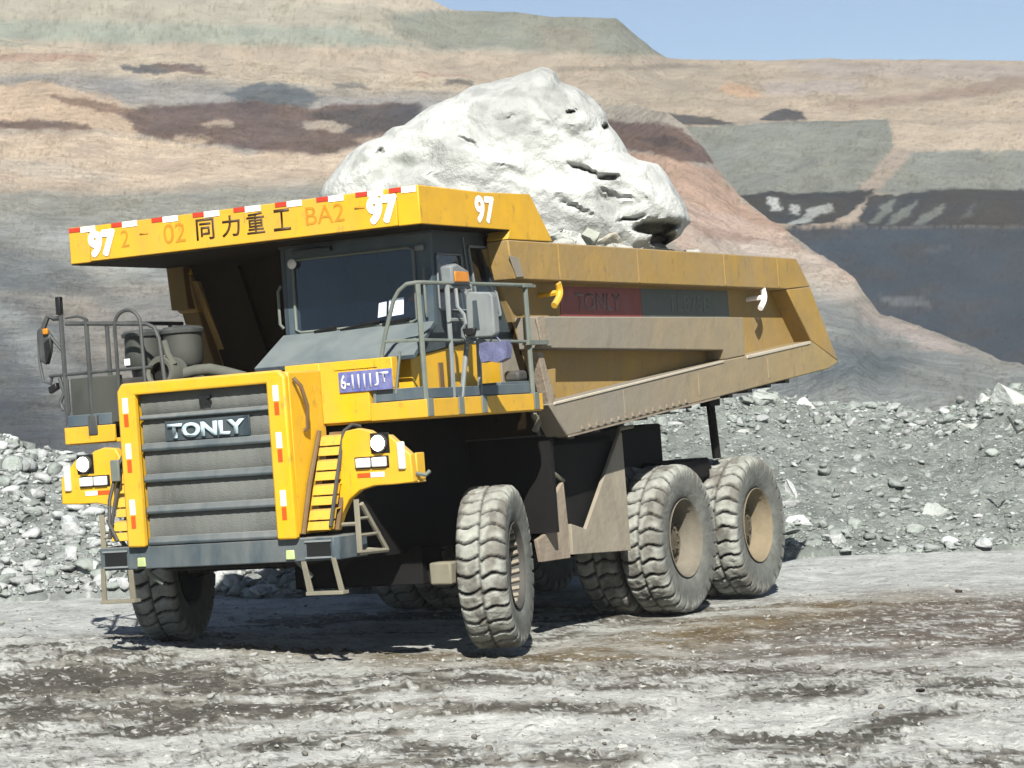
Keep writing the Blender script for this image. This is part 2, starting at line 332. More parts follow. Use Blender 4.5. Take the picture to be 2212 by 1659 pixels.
# ================================================================== SETTING
TILT = -0.055
def ground_z(x, y):
    dx, dy = x - CAM[0], y - CAM[1]; d = dx * FH[0] + dy * FH[1]
    yc = np.clip(y, -30, 12)
    z = TILT * (yc - 1.5) * 1.0
    # low lip of pushed-up dirt in front of the truck
    crest = 1.55 + 0.12 * vnoise(y * 0.7, y * 0 + 3.0)
    amp = np.interp(y, [-9, -6.5, -2.5, -0.8, 0.4, 1.1, 2.4, 5, 9], [0.0, 0.10, 0.14, 0.12, 0.10, 0.09, 0.08, 0.05, 0])
    prof = np.where(x > crest, np.exp(-((x - crest) / 2.4) ** 2), np.exp(-((x - crest) / 0.55) ** 2))
    z = z + amp * prof
    z = z - 0.035 * np.exp(-((y - 1.45) / 0.4) ** 2) * sstep(3.5, 0.5, x) * sstep(-12, -8, x)
    ruts = 0.05 * fbm(x * 0.35, y * 0.9, o=3)
    near = sstep(2.2, 3.4, np.hypot(np.maximum(np.abs(x + 2.6) - 4.2, 0) + 1.9, np.maximum(np.abs(y) - 1.7, 0) + 1.9) )
    z = z + ruts * near * 1.2
    rough = fbm(x * 2.1, y * 2.1, o=5, g=0.6)
    clod = np.maximum(fbm(x * 6.5 + 50, y * 6.5, o=4, g=0.7), 0)
    rz = sstep(-9.5, -5.0, x + 0.35 * y)      # rough, ploughed-up part in front; smooth road behind
    z = z + (0.010 + 0.018 * rz) * rough + 0.085 * rz * clod ** 1.3 * sstep(0.2, 1.6, x * 0.9 + 0.7)*0.9
    return z
def build_ground():
    az0 = math.atan2(FH[1], FH[0])
    a = np.concatenate([np.linspace(-60, -13.5, 36)[:-1], np.linspace(-13.5, 13.5, 620), np.linspace(13.5, 60, 36)[1:]]); a = np.radians(a)
    d = np.exp(np.linspace(math.log(2.5), math.log(75), 900))
    D, A = np.meshgrid(d, a, indexing='ij')
    x = CAM[0] + D * np.cos(az0 - A) / np.cos(A) ** 0; y = CAM[1] + D * np.sin(az0 - A)
    z = ground_z(x, y)
    V = np.stack([x, y, z], -1).reshape(-1, 3); X, Y = V[:, 0], V[:, 1]
    pale = lin((198, 201, 196)); grey = lin((150, 150, 145)); dark = lin((84, 82, 76)); brown = lin((124, 120, 110)); ochre = lin((165, 150, 118)); road = lin((196, 200, 198))
    n1 = fbm(X * 0.5, Y * 0.5, o=5, g=0.6); n2 = fbm(X * 1.6 + 9, Y * 1.6, o=5, g=0.62); n3 = fbm(X * 0.22 + 4, Y * 0.22 + 8, o=4); n4 = fbm(X * 6, Y * 6, o=4, g=0.7)
    lx, ly = X * -0.466 + Y * 0.885, X * 0.885 + Y * 0.466       # across and along the yard
    s1 = fbm(lx * 0.30, ly * 0.75, o=5, g=0.62); s2 = fbm(lx * 0.9 + 7, ly * 2.0, o=5, g=0.62)
    n1 = 0.45 * n1 + 0.75 * s1; n2 = 0.5 * n2 + 0.7 * s2
    c = pale[None] * 0.88 + 0 * n1[:, None]
    def mixc(c, k, t): t = np.clip(t, 0, 1)[:, None]; return c * (1 - t) + k[None] * t
    c = mixc(c, grey, sstep(-0.15, 0.25, n2) * 0.55)
    bias = 0.16 * np.exp(-(((X - 3.6) / 1.5) ** 2 + ((Y - 1.6) / 2.2) ** 2)) + 0.15 * np.exp(-(((X - 4.4) / 1.2) ** 2 + ((Y + 0.9) / 1.4) ** 2)) + 0.10 * np.exp(-(((X - 3.4) / 2.0) ** 2 + ((Y - 7.5) / 2.0) ** 2)) + 0.12 * np.exp(-(((X + 2.5) / 3.0) ** 2 + ((Y - 6.5) / 2.2) ** 2))
    c = mixc(c, brown, sstep(0.05, 0.22, n1 * 0.6 + n2 * 0.4 + n3 * 0.3 + bias + 0.02) * 0.85)
    c = mixc(c, dark, sstep(0.10, 0.24, n1 * 0.35 + n2 * 0.7 + n4 * 0.25 + bias * 0.8 + 0.02) * 0.85)
    c = mixc(c, dark * 0.8, sstep(0.22, 0.34, n2 * 0.5 + n4 * 0.7 + bias * 0.4) * 0.85)
    n5 = fbm(X * 11 + 3, Y * 11, o=4, g=0.7)
    c = mixc(c, dark, sstep(0.02, 0.14, n5 * 0.6 + n4 * 0.5 + 0.35 * n1 + 0.2 * n2) * 0.75)
    c = mixc(c, lin((212, 215, 210)), sstep(0.10, 0.20, n4 * 0.6 + n5 * 0.45 - n2 * 0.2 - n1 * 0.25 - bias * 0.5) * 0.7)
    # brown band along the lip and truck's left wheels, going up the track on the right
    band = np.exp(-((Y - 2.35 - 0.16 * np.maximum(-X, 0)) / 0.85) ** 2) * sstep(2.4, 1.3, X) * sstep(-14, -8, X); band = np.maximum(band, np.exp(-((X - 1.2) / 0.8) ** 2) * sstep(3.0, 1.5, Y) * sstep(-1.6, -0.2, Y))
    c = mixc(c, lin((112, 98, 72)), band * (0.55 + 0.45 * sstep(-0.3, 0.2, n2 + 0.4 * n4)) * 0.95)
    far = np.exp(-(np.maximum(np.abs(X + 0.9 * Y - 1.2) - 1.2, 0) / 3.0) ** 2) * sstep(2.4, 4.0, Y)
    c = mixc(c, lin((104, 96, 88)), far * sstep(-0.55, 0.0, n2 + 0.5 * n4) * 0.9)
    c = mixc(c, lin((206, 208, 204)), far * sstep(0.15, 0.3, n5 * 0.6 + n4 * 0.4) * 0.7)
    # smooth pale haul road behind the truck
    rd = sstep(-4.2, -6.4, X + 0.42 * (Y - 2) + 0.6 * n1 - 0.2)
    rd = np.maximum(rd, sstep(-2.6, -3.6, Y + 0.5 * n1) * sstep(1.2, 0.4, X + 0.25 * (Y + 3)))
    c = mixc(c, road * 0.80, rd * 0.93)
    c = mixc(c, ochre, sstep(-8.5, -9.6, X + 0.25 * n1) * sstep(-8, -10, Y) * sstep(0.0, 0.3, n2 + 0.3) * 0.5)
    o = mesh_np('ground', V, grid_faces(len(d), len(a))[:, ::-1], 'ground_dirt', c * 1.10)
    tag(o, kind='structure')
build_ground()

# ---- colour patches of the strata and of shadowed hollows, given on each hill's own surface grid
def inpoly(px, py, poly):
    r = np.zeros(px.shape, bool); n = len(poly)
    for i in range(n):
        x0, y0 = poly[i]; x1, y1 = poly[(i + 1) % n]
        if y0 == y1: continue
        cnd = ((y0 > py) != (y1 > py)) & (px < (x1 - x0) * (py - y0) / (y1 - y0) + x0); r ^= cnd
    return r
def strata(px, py, base, patches, seed=0.0, wamp=14):
    wx = px + 10 * fbm(px / 14 - seed, py / 7, o=4, g=0.7) + wamp * (2.2 * fbm(px / 70 + seed, py / 24, o=6, g=0.66) + 3.0 * fbm(px / 260 + seed, py / 90, o=3)); wy = py + 4.5 * fbm(px / 16 + 3, py / 6 - seed, o=4, g=0.7) + wamp * (1.3 * fbm(px / 75 - seed, py / 20 + 5, o=6, g=0.66) + 0.9 * fbm(px / 240, py / 90 + seed, o=3))
    c = np.broadcast_to(lin(base), px.shape + (3,)).copy()
    for colr, poly, k, soft in patches:
        jx = wx; jy = wy
        acc = 0
        offs = [(0, 0)] if soft == 0 else [(soft * math.cos(t), soft * 0.5 * math.sin(t)) for t in np.linspace(0, 2 * math.pi, 9)[:-1]] + [(soft * .45 * math.cos(t), soft * .25 * math.sin(t)) for t in np.linspace(0, 2 * math.pi, 7)[:-1]]
        for ox, oy in offs: acc = acc + inpoly(jx + ox, jy + oy, poly)
        t = (acc / len(offs) * k)[..., None]; c = c * (1 - t) + lin(colr) * t
    return c
def loft(name, m, pxs, rows, patches, base, seed, rough, fine, wamp=14, nsub=60, hk=0.68):
    """rows: list of (py(px) array, d(px) array) bottom to top; resampled to a smooth relief"""
    PY = np.array([np.broadcast_to(r[0], pxs.shape) for r in rows]); DD = np.array([np.broadcast_to(r[1], pxs.shape) for r in rows])
    nr = len(rows); t = np.linspace(0, nr - 1, (nr - 1) * nsub + 1); i0 = np.minimum(t.astype(int), nr - 2); f = (t - i0)[:, None]
    py = PY[i0] * (1 - f) + PY[i0 + 1] * f; dd = DD[i0] * (1 - f) + DD[i0 + 1] * f
    px = np.broadcast_to(pxs, py.shape)
    P = px_at(px, py, dd)
    x, y, z = P[..., 0], P[..., 1], P[..., 2]
    gx = (px - 1106) * dd / 5617.0
    n = fbm(gx * rough[1], dd * rough[1] * 0.6, z * rough[1], o=6, g=0.6); rdg = fbm(gx * rough[1] * 1.6 - z * rough[1] * 0.7, dd * rough[1] * 0.25, o=5, g=0.6, ridge=True)
    edge = np.ones_like(n); edge[-1] = 0.4
    z = z + rough[0] * (n + 0.5 * rdg) * edge
    P = np.stack([x, y, z], -1)
    c = strata(px, py, base, patches, seed, wamp)
    v = fbm(px / 13 + seed, py / 8, o=6, g=0.68); v2 = fbm(px / 90 + seed, py / 30, o=5, g=0.6); v3 = fbm(px / 14 + py / 9, py / 40 + px / 80, o=4)
    v4 = fbm(px / 6 + seed, py / 4.2, o=4, g=0.7); dk = sstep(0.18, 0.42, v4 + 0.5 * v2)
    c = 0.42 * (c / 0.44) ** np.array([1.22, 1.20, 1.17]); lum = c.mean(-1, keepdims=True); c = c * 0.80 + lum * 0.20
    c = c * (1 + 1.3 * fine * v + 1.2 * fine * v2 + fine * 0.8 * v3 + 1.2 * fine * v4)[..., None] * (1 - 0.30 * dk)[..., None]
    c = c + (v2 * 0.018)[..., None] * np.array([1, 0.2, -0.9])
    o = mesh_np(name, P.reshape(-1, 3), grid_faces(*py.shape), m, np.clip(c * hk, 0.005, 0.9).reshape(-1, 3))
    return o
pxs = np.concatenate([np.linspace(-1500, -200, 120)[:-1], np.linspace(-200, 2400, 1100), np.linspace(2400, 3700, 120)[1:]])
# far pit wall with benches
skyln = np.interp(pxs, [-1500, -600, 0, 800, 930, 975, 1100, 1200, 1330, 1352, 1380, 1410, 1440, 1475, 1700, 1760, 2212, 3700], [-160, -130, -100, -40, 0, 23, 27, 37, 42, 58, 84, 108, 126, 129, 131, 129, 132, 140])
skyln = skyln + 1.6 * fbm(pxs / 40, pxs * 0, o=4)
cream = (208, 196, 176)
far_patches = [
    ((188, 184, 166), [(-1600, -200), (1440, -200), (1440, 140), (-1600, 140)], 1, 0),
    (cream, [(600, -60), (990, -60), (1000, 26), (860, 26), (760, 10), (600, 0)], 0.8, 6),
    ((152, 157, 142), [(840, 35), (1100, 15), (1420, 30), (1480, 128), (1250, 122), (1100, 105), (930, 100), (850, 70)], 0.9, 10),
    ((170, 160, 138), [(1170, 60), (1270, 70), (1290, 118), (1180, 122)], 0.5, 10),
    ((160, 174, 160), [(-1600, 45), (300, 50), (760, 60), (900, 100), (500, 95), (-1600, 85)], 0.7, 12),
    ((196, 182, 160), [(-1600, 100), (600, 95), (1480, 128), (1480, 180), (600, 260), (-1600, 250)], 0.95, 10),
    ((190, 178, 156), [(1300, 145), (1500, 140), (1640, 165), (1650, 200), (1560, 225), (1300, 210)], 0.8, 12),
    ((138, 128, 112), [(1200, 146), (1500, 140), (1560, 148), (1200, 158)], 0.5, 4),
    ((214, 178, 140), [(1560, 178), (1610, 185), (1650, 210), (1600, 215), (1550, 200)], 0.8, 6),
    ((196, 186, 182), [(1640, 175), (1860, 180), (1850, 205), (1660, 208)], 0.6, 8),
    ((192, 180, 172), [(1700, 138), (2400, 138), (2400, 178), (1800, 172)], 0.7, 10),
    ((172, 148, 130), [(1750, 230), (2000, 198), (2240, 165), (2330, 180), (2000, 222), (1800, 245)], 0.7, 8),
    ((206, 190, 166), [(1640, 232), (2600, 200), (2600, 330), (1900, 330)], 0.6, 10),
    ((68, 70, 80), [(1640, 262), (1668, 245), (1700, 238), (1735, 246), (1745, 264), (1690, 268)], 0.9, 3),  # shadowed hollow, put into the wall colour as a dark patch
    ((72, 74, 82), [(1435, 240), (1500, 246), (1560, 256), (1595, 272), (1450, 272)], 0.9, 4),  # second hollow, its shadow likewise painted dark
    ((152, 157, 147), [(1470, 278), (1640, 272), (1925, 262), (1928, 330), (2240, 322), (3700, 318), (3700, 405), (2212, 408), (1600, 430), (1500, 420)], 1, 3),
    ((204, 190, 168), [(1925, 262), (3700, 250), (3700, 316), (1950, 328)], 0.8, 5),
    ((186, 172, 156), [(1925, 322), (1975, 330), (1895, 420), (1852, 492), (1700, 505), (1760, 470), (1830, 430), (1890, 370)], 0.9, 6),
    ((120, 126, 122), [(1760, 350), (1690, 378), (1700, 368), (1755, 342)], 0.6, 2),
    ((46, 54, 60), [(1590, 425), (1700, 418), (1895, 414), (1868, 440), (1800, 478), (1730, 492), (1650, 480)], 0.95, 4),
    ((200, 205, 204), [(1655, 432), (1680, 430), (1688, 452), (1662, 458)], 0.85, 4),
    ((196, 202, 200), [(1706, 440), (1726, 440), (1724, 462), (1706, 460)], 0.8, 4),
    ((188, 194, 192), [(1742, 446), (1790, 438), (1796, 458), (1768, 462), (1740, 482), (1700, 490), (1710, 478), (1738, 465)], 0.8, 4),
    ((44, 50, 58), [(1885, 424), (2030, 410), (3700, 395), (3700, 490), (1850, 493), (1860, 460)], 0.92, 4),
    ((146, 152, 144), [(1905, 445), (1935, 425), (1925, 455), (1890, 490), (1880, 488)], 0.7, 4),
    ((144, 150, 142), [(1945, 450), (1985, 430), (1965, 465), (1925, 490), (1912, 488)], 0.7, 4),
    ((146, 152, 144), [(1990, 465), (2040, 440), (2030, 465), (1990, 490), (1970, 488)], 0.7, 4),
    ((120, 124, 124), [(2080, 475), (2110, 440), (2100, 470), (2060, 490)], 0.6, 4),
    ((74, 86, 98), [(1500, 494), (3700, 489), (3700, 1300), (1500, 1300)], 1, 3),
    ((128, 134, 138), [(2000, 545), (2060, 530), (2050, 545), (1990, 556)], 0.4, 3),
    ((150, 156, 160), [(1900, 640), (2000, 650), (2010, 665), (1920, 658)], 0.5, 5),
]
one = np.ones_like(pxs)
ro = [(1250, 240), (800, 262), (492, 292), (486, 318), (430, 323), (412, 330), (270, 356), (262, 384), (200, 402)]
wall = loft('pit_wall', 'wall_dirt', pxs, [(a * one, b * one) for a, b in ro] + [(skyln, 440 * one)], far_patches, (196, 182, 160), 3.0, (0.8, 0.05), 0.07, wamp=3.2, nsub=34)
tag(wall, kind='structure')
# nearer spur of the hillside
crest = np.interp(pxs, [-1500, -600, 0, 400, 700, 1000, 1300, 1440, 1480, 1540, 1600, 1700, 1780, 1845, 1865, 1900, 2000, 2212, 2600, 3700], [60, 75, 95, 118, 140, 165, 205, 245, 272, 345, 428, 503, 556, 600, 628, 668, 715, 792, 930, 1250])
crest = crest + 5 * fbm(pxs / 45, pxs * 0 + 2, o=5, g=0.6)
dtop = np.interp(pxs, [-1500, 1300, 1500, 1850, 2300, 3700], [200, 190, 165, 130, 105, 80])
spur_patches = [
    ((176, 180, 164), [(-1600, 40), (300, 60), (700, 70), (900, 120), (500, 105), (-1600, 95)], 0.7, 12),
    ((196, 184, 162), [(-1600, 95), (500, 100), (1400, 180), (1400, 230), (800, 200), (200, 160), (-1600, 130)], 0.9, 10),
    ((178, 138, 120), [(-1600, 110), (210, 118), (200, 132), (-1600, 140)], 0.5, 8),
    ((184, 150, 136), [(880, 142), (1160, 150), (1150, 175), (900, 170)], 0.6, 8),
    ((164, 162, 158), [(-1600, 150), (120, 165), (400, 185), (760, 215), (960, 220), (960, 245), (600, 246), (250, 220), (60, 196), (-1600, 190)], 0.9, 8),
    ((96, 100, 106), [(270, 148), (340, 140), (420, 146), (440, 158), (300, 160)], 0.85, 4),
    ((140, 118, 108), [(340, 142), (430, 148), (470, 170), (380, 160)], 0.7, 4),
    ((105, 114, 120), [(540, 188), (620, 190), (690, 212), (670, 230), (520, 226), (480, 212)], 0.85, 6),
    ((120, 122, 122), [(720, 186), (790, 182), (810, 194), (730, 198)], 0.7, 4),
    ((110, 106, 104), [(950, 182), (1010, 180), (1030, 196), (960, 194)], 0.7, 4),
    ((208, 186, 158), [(-1600, 170), (100, 180), (260, 215), (330, 262), (280, 290), (60, 285), (-1600, 280)], 0.85, 10),
    ((132, 106, 94), [(90, 205), (170, 208), (260, 225), (300, 240), (260, 250), (160, 228)], 0.7, 5),
    ((112, 92, 86), [(-100, 258), (60, 262), (180, 272), (200, 285), (60, 284), (-100, 278)], 0.8, 5),
    ((118, 98, 92), [(250, 250), (330, 232), (560, 226), (900, 232), (930, 290), (830, 300), (700, 335), (520, 325), (380, 305), (290, 285)], 0.88, 7),
    ((88, 92, 98), [(660, 240), (900, 235), (960, 260), (880, 290), (760, 288), (700, 265)], 0.7, 8),
    ((216, 198, 172), [(380, 292), (460, 300), (430, 312), (370, 300)], 0.6, 4),
    ((128, 104, 94), [(560, 318), (640, 325), (620, 352), (540, 345)], 0.6, 5),
    ((216, 197, 172), [(-1600, 290), (280, 292), (520, 335), (720, 330), (900, 300), (900, 420), (300, 420), (-1600, 400)], 0.85, 10),
    ((166, 168, 158), [(-1600, 420), (200, 415), (900, 400), (1100, 420), (1100, 620), (-1600, 640)], 0.9, 45),
    ((158, 163, 162), [(-1600, 470), (200, 480), (380, 540), (420, 620), (100, 600), (-1600, 590)], 0.6, 60),
    ((188, 188, 178), [(-100, 560), (200, 540), (300, 600), (120, 620)], 0.5, 50),
    ((112, 122, 130), [(-1600, 610), (80, 640), (180, 760), (260, 900), (300, 1000), (-1600, 1300)], 0.75, 60),
    ((140, 146, 148), [(200, 640), (420, 620), (600, 900), (300, 900)], 0.55, 60),
    ((84, 92, 100), [(-1600, 860), (60, 860), (160, 990), (-1600, 1100)], 0.55, 50),
    ((206, 196, 178), [(640, 262), (700, 258), (760, 270), (720, 282), (650, 276)], 0.6, 5),
    ((204, 190, 168), [(430, 268), (500, 262), (520, 276), (450, 280)], 0.55, 4),
    ((200, 186, 166), [(760, 300), (880, 292), (900, 306), (790, 318)], 0.6, 6),
    ((196, 192, 180), [(-600, 330), (60, 345), (260, 372), (240, 392), (-100, 372), (-600, 360)], 0.45, 16),
    ((186, 192, 190), [(20, 470), (160, 500), (300, 560), (360, 620), (240, 580), (100, 530), (0, 500)], 0.6, 22),
    ((104, 114, 122), [(-200, 520), (60, 545), (200, 600), (260, 660), (100, 640), (-200, 600)], 0.6, 26),
    ((184, 190, 186), [(-100, 640), (60, 690), (160, 800), (200, 900), (120, 860), (20, 740)], 0.5, 26),
    ((122, 98, 88), [(1290, 258), (1400, 262), (1480, 285), (1545, 352), (1470, 360), (1400, 340), (1330, 325)], 0.9, 7),
    ((86, 80, 82), [(1370, 292), (1450, 296), (1500, 330), (1420, 330)], 0.6, 6),
    ((200, 168, 144), [(1330, 330), (1480, 358), (1560, 372), (1620, 440), (1700, 510), (1600, 520), (1480, 470), (1380, 400)], 0.8, 8),
    ((206, 184, 168), [(1450, 430), (1600, 470), (1760, 545), (1860, 610), (1700, 600), (1500, 560), (1400, 500)], 0.85, 8),
    ((170, 140, 126), [(1480, 490), (1560, 500), (1640, 530), (1560, 540)], 0.5, 6),
    ((206, 196, 182), [(1500, 520), (1760, 545), (1870, 640), (1760, 670), (1560, 600)], 0.7, 10),
    ((156, 162, 160), [(1000, 600), (1700, 620), (1900, 700), (2250, 800), (2600, 1000), (2600, 1300), (800, 1300)], 0.95, 50),
    ((196, 184, 176), [(1850, 655), (1960, 700), (2120, 775), (2000, 765), (1880, 700)], 0.7, 10),
    ((118, 128, 132), [(1500, 760), (1800, 742), (1980, 770), (2000, 800), (1800, 830), (1500, 850)], 0.7, 36),
    ((182, 186, 182), [(1700, 690), (1800, 700), (1780, 725), (1680, 715)], 0.5, 8),
]
rows = [(1280 * one, 47 * one), (1000 * one, 58 * one)]
for k, t in enumerate((0.25, 0.5, 0.75, 1.0)):
    rows.append(((980 * (1 - t) + crest * t) if t < 1 else crest, 62 * (1 - t) + dtop * t + (0 if t == 1 else 6 * np.sin(t * 9))))
for i in range(2, len(rows)): rows[i] = (np.minimum(rows[i][0], rows[i - 1][0] + 20), rows[i][1])
rows.append((crest + 40, dtop + 22)); rows.append((crest + 400, dtop + 40))
spur = loft('hillside', 'hill_dirt', pxs, rows, spur_patches, (176, 170, 158), 11.0, (0.45, 0.10), 0.10, wamp=8, nsub=62, hk=0.86)
tag(spur, kind='structure')

# ---- rubble heap behind the truck
hp = np.linspace(-900, 3100, 1000)
def plane_d(px, py):
    r = px_dir(px, py); # z = TILT*(y-1.5)
    t = (TILT * (CAM[1] - 1.5) - CAM[2]) / (r[..., 2] - TILT * r[..., 1]); return t * (r @ FH)
base_py = np.interp(hp, [-900, 0, 300, 640, 1700, 2212, 3100], [1310, 1288, 1282, 1284, 1200, 1185, 1165])
top_py = np.interp(hp, [-900, -100, 30, 60, 150, 300, 500, 1300, 1480, 1560, 1660, 1760, 1850, 2000, 2100, 2130, 2212, 2300, 3100], [960, 950, 948, 965, 985, 1010, 1000, 900, 880, 868, 850, 868, 878, 888, 872, 846, 832, 830, 880])
top_py = top_py + 9 * fbm(hp / 30, hp * 0, o=5, g=0.6)
bd = plane_d(hp, base_py)
hr = []
for t in np.linspace(0, 1, 90):
    py = base_py * (1 - t) + top_py * t; hr.append((py, bd - 0.6 + 6.5 * t ** 1.15))
HP = [h[0] for h in hr]; HD = [h[1] for h in hr]
for t in np.linspace(0.05, 1, 12): HP.append(top_py + 45 * t); HD.append(bd + 5.9 + 4 * t)
HP = np.array(HP); HD = np.array(HD); HX = np.broadcast_to(hp, HP.shape)
P = px_at(HX, HP, HD)
dn = 0.15 * fbm(P[..., 0] * 1.1, P[..., 1] * 1.1, P[..., 2] * 1.1, o=6, g=0.62) + 0.04 * np.maximum(fbm(P[..., 0] * 4, P[..., 1] * 4, P[..., 2] * 4, o=4, g=0.7), 0)
P[..., 2] += dn
P[0:2, :, 2] -= 0.25
v1 = fbm(P[..., 0] * 0.9, P[..., 1] * 0.9, P[..., 2] * 1.3, o=5, g=0.6); v2 = fbm(P[..., 0] * 5, P[..., 1] * 5, P[..., 2] * 5, o=4, g=0.7)
hc = lin((158, 166, 160))[None, None] * (1 + 0.22 * v1 + 0.35 * v2)[..., None]
wl = (sstep(900, 300, HX) * 0.45)[..., None]; hc = hc * (1 - wl) + lin((176, 182, 182)) * wl * (1 + 0.3 * v2)[..., None]
heap = mesh_np('rubble_heap', P.reshape(-1, 3), grid_faces(*HP.shape), 'heap_dirt', np.clip(hc * 0.84, 0.02, 0.9).reshape(-1, 3))
tag(heap, 'long grey bank of blasted rubble piled behind the haul truck', 'rubble', kind='stuff')
HEAP_P = P

# ------------------------------------------------------------------ rocks
def ico(n):
    import bmesh
    bm = bmesh.new(); bmesh.ops.create_icosphere(bm, subdivisions=n, radius=1.0); bm.verts.ensure_lookup_table()
    V = np.array([v.co[:] for v in bm.verts]); F = np.array([[v.index for v in f.verts] for f in bm.faces]); bm.free(); return V, F
def rock_shape(V, seed, cuts=9, rough=0.12):
    r = np.random.default_rng(seed); P = V.copy()
    for k in range(cuts):
        nrm = r.normal(size=3); nrm /= np.linalg.norm(nrm); h = r.uniform(0.28, 0.68)
        d = P @ nrm; P = P - np.maximum(d - h, 0)[:, None] * nrm[None]
    P = P * (1 + rough * fbm(V[:, 0] * 2 + seed, V[:, 1] * 2, V[:, 2] * 2, o=3))[:, None]
    return P
I1, I2, I3 = ico(1), ico(2), ico(4)
TEMPL = [rock_shape(I2[0], s, 9, 0.06) * 1.3 for s in range(16)]
def scatter(name, pts, sizes, cols, m, hi=False, seed=1, sink=0.25, flat=0.75):
    r = np.random.default_rng(seed); VV, FF, CC = [], [], []; T, F0 = (TEMPL, I2[1]); b = 0
    for p, s, c in zip(pts, sizes, cols):
        t = T[r.integers(len(T))]; a, bb, cc = r.uniform(0, 6.28, 3)
        ca, sa = math.cos(a), math.sin(a); cb, sb = math.cos(bb), math.sin(bb)
        Rm = np.array([[ca, -sa, 0], [sa, ca, 0], [0, 0, 1]]) @ np.array([[1, 0, 0], [0, cb, -sb], [0, sb, cb]])
        sc_ = s * np.array([r.uniform(0.7, 1.3), r.uniform(0.7, 1.2), r.uniform(0.6, 1.0)])
        q = (t * sc_) @ Rm.T; q[:, 2] *= flat; q = q + np.asarray(p) + np.array([0, 0, s * (0.5 - sink)])
        VV.append(q); FF.append(F0 + b); CC.append(np.broadcast_to(c, (len(q), 3))); b += len(q)
    o = mesh_np(name, np.concatenate(VV), np.concatenate(FF), m, np.concatenate(CC), smooth=False)
    return o
r = np.random.default_rng(5)
nrh, nch = HEAP_P.shape[:2]; pts, sz, cl = [], [], []
for _ in range(21000):
    i = int(92 * (r.random() if r.random() < .6 else (r.random() ** 2.2 if r.random() < .5 else 1 - 0.25 * r.random() ** 2)))%92; j = int(r.integers(170, nch - 170)); p = HEAP_P[i, j]; left = hp[j] < 900
    if left: s = min(0.018 * math.exp(r.exponential(0.55)), 0.14)
    else:
        s = min(0.014 * math.exp(r.exponential(0.50)), 0.12)
        if 14 < i < 74 and r.random() < 0.7: s *= 0.6
    pts.append(p); sz.append(s); k = r.uniform(0.75, 1.25); base = 0.85 * lin((200, 205, 204)) if r.random() < (0.55 if left else 0.2) else 0.95 * lin((162, 170, 165))
    cl.append(np.clip(base * k, 0.05, 0.85))
o = scatter('rubble', pts, sz, cl, 'stone_mat', seed=3); tag(o, 'loose broken stones of all sizes covering the grey rubble bank', 'rubble', kind='stuff')
pts, sz, cl = [], [], []
for _ in range(6500):
    d = math.exp(r.uniform(math.log(9), math.log(34))); px = r.uniform(-150, 2360); q = px_at(np.array(px), np.array(1500.0), np.array(d)); x, y = q[0], q[1]
    if -8 < x < 0.95 and -2.3 < y < 1.95: continue
    if x + 0.35 * y < -6.0 and r.random() < 0.93: continue
    pts.append((x, y)); s = 0.006 * math.exp(r.exponential(0.45)); sz.append(min(s, 0.04)); t = r.random()
    cl.append(0.85 * (lin((205, 206, 200)) * r.uniform(0.8, 1.1) if t < 0.5 else (lin((140, 136, 128)) if t < 0.96 else lin((84, 76, 70)))))
xy = np.array(pts); zz = ground_z(xy[:, 0], xy[:, 1]); pts = np.column_stack([xy, zz])
o = scatter('gravel', pts, sz, cl, 'stone_mat', seed=9, sink=0.2); tag(o, 'small pale and dark stones strewn over the rough dirt', 'gravel', kind='stuff')
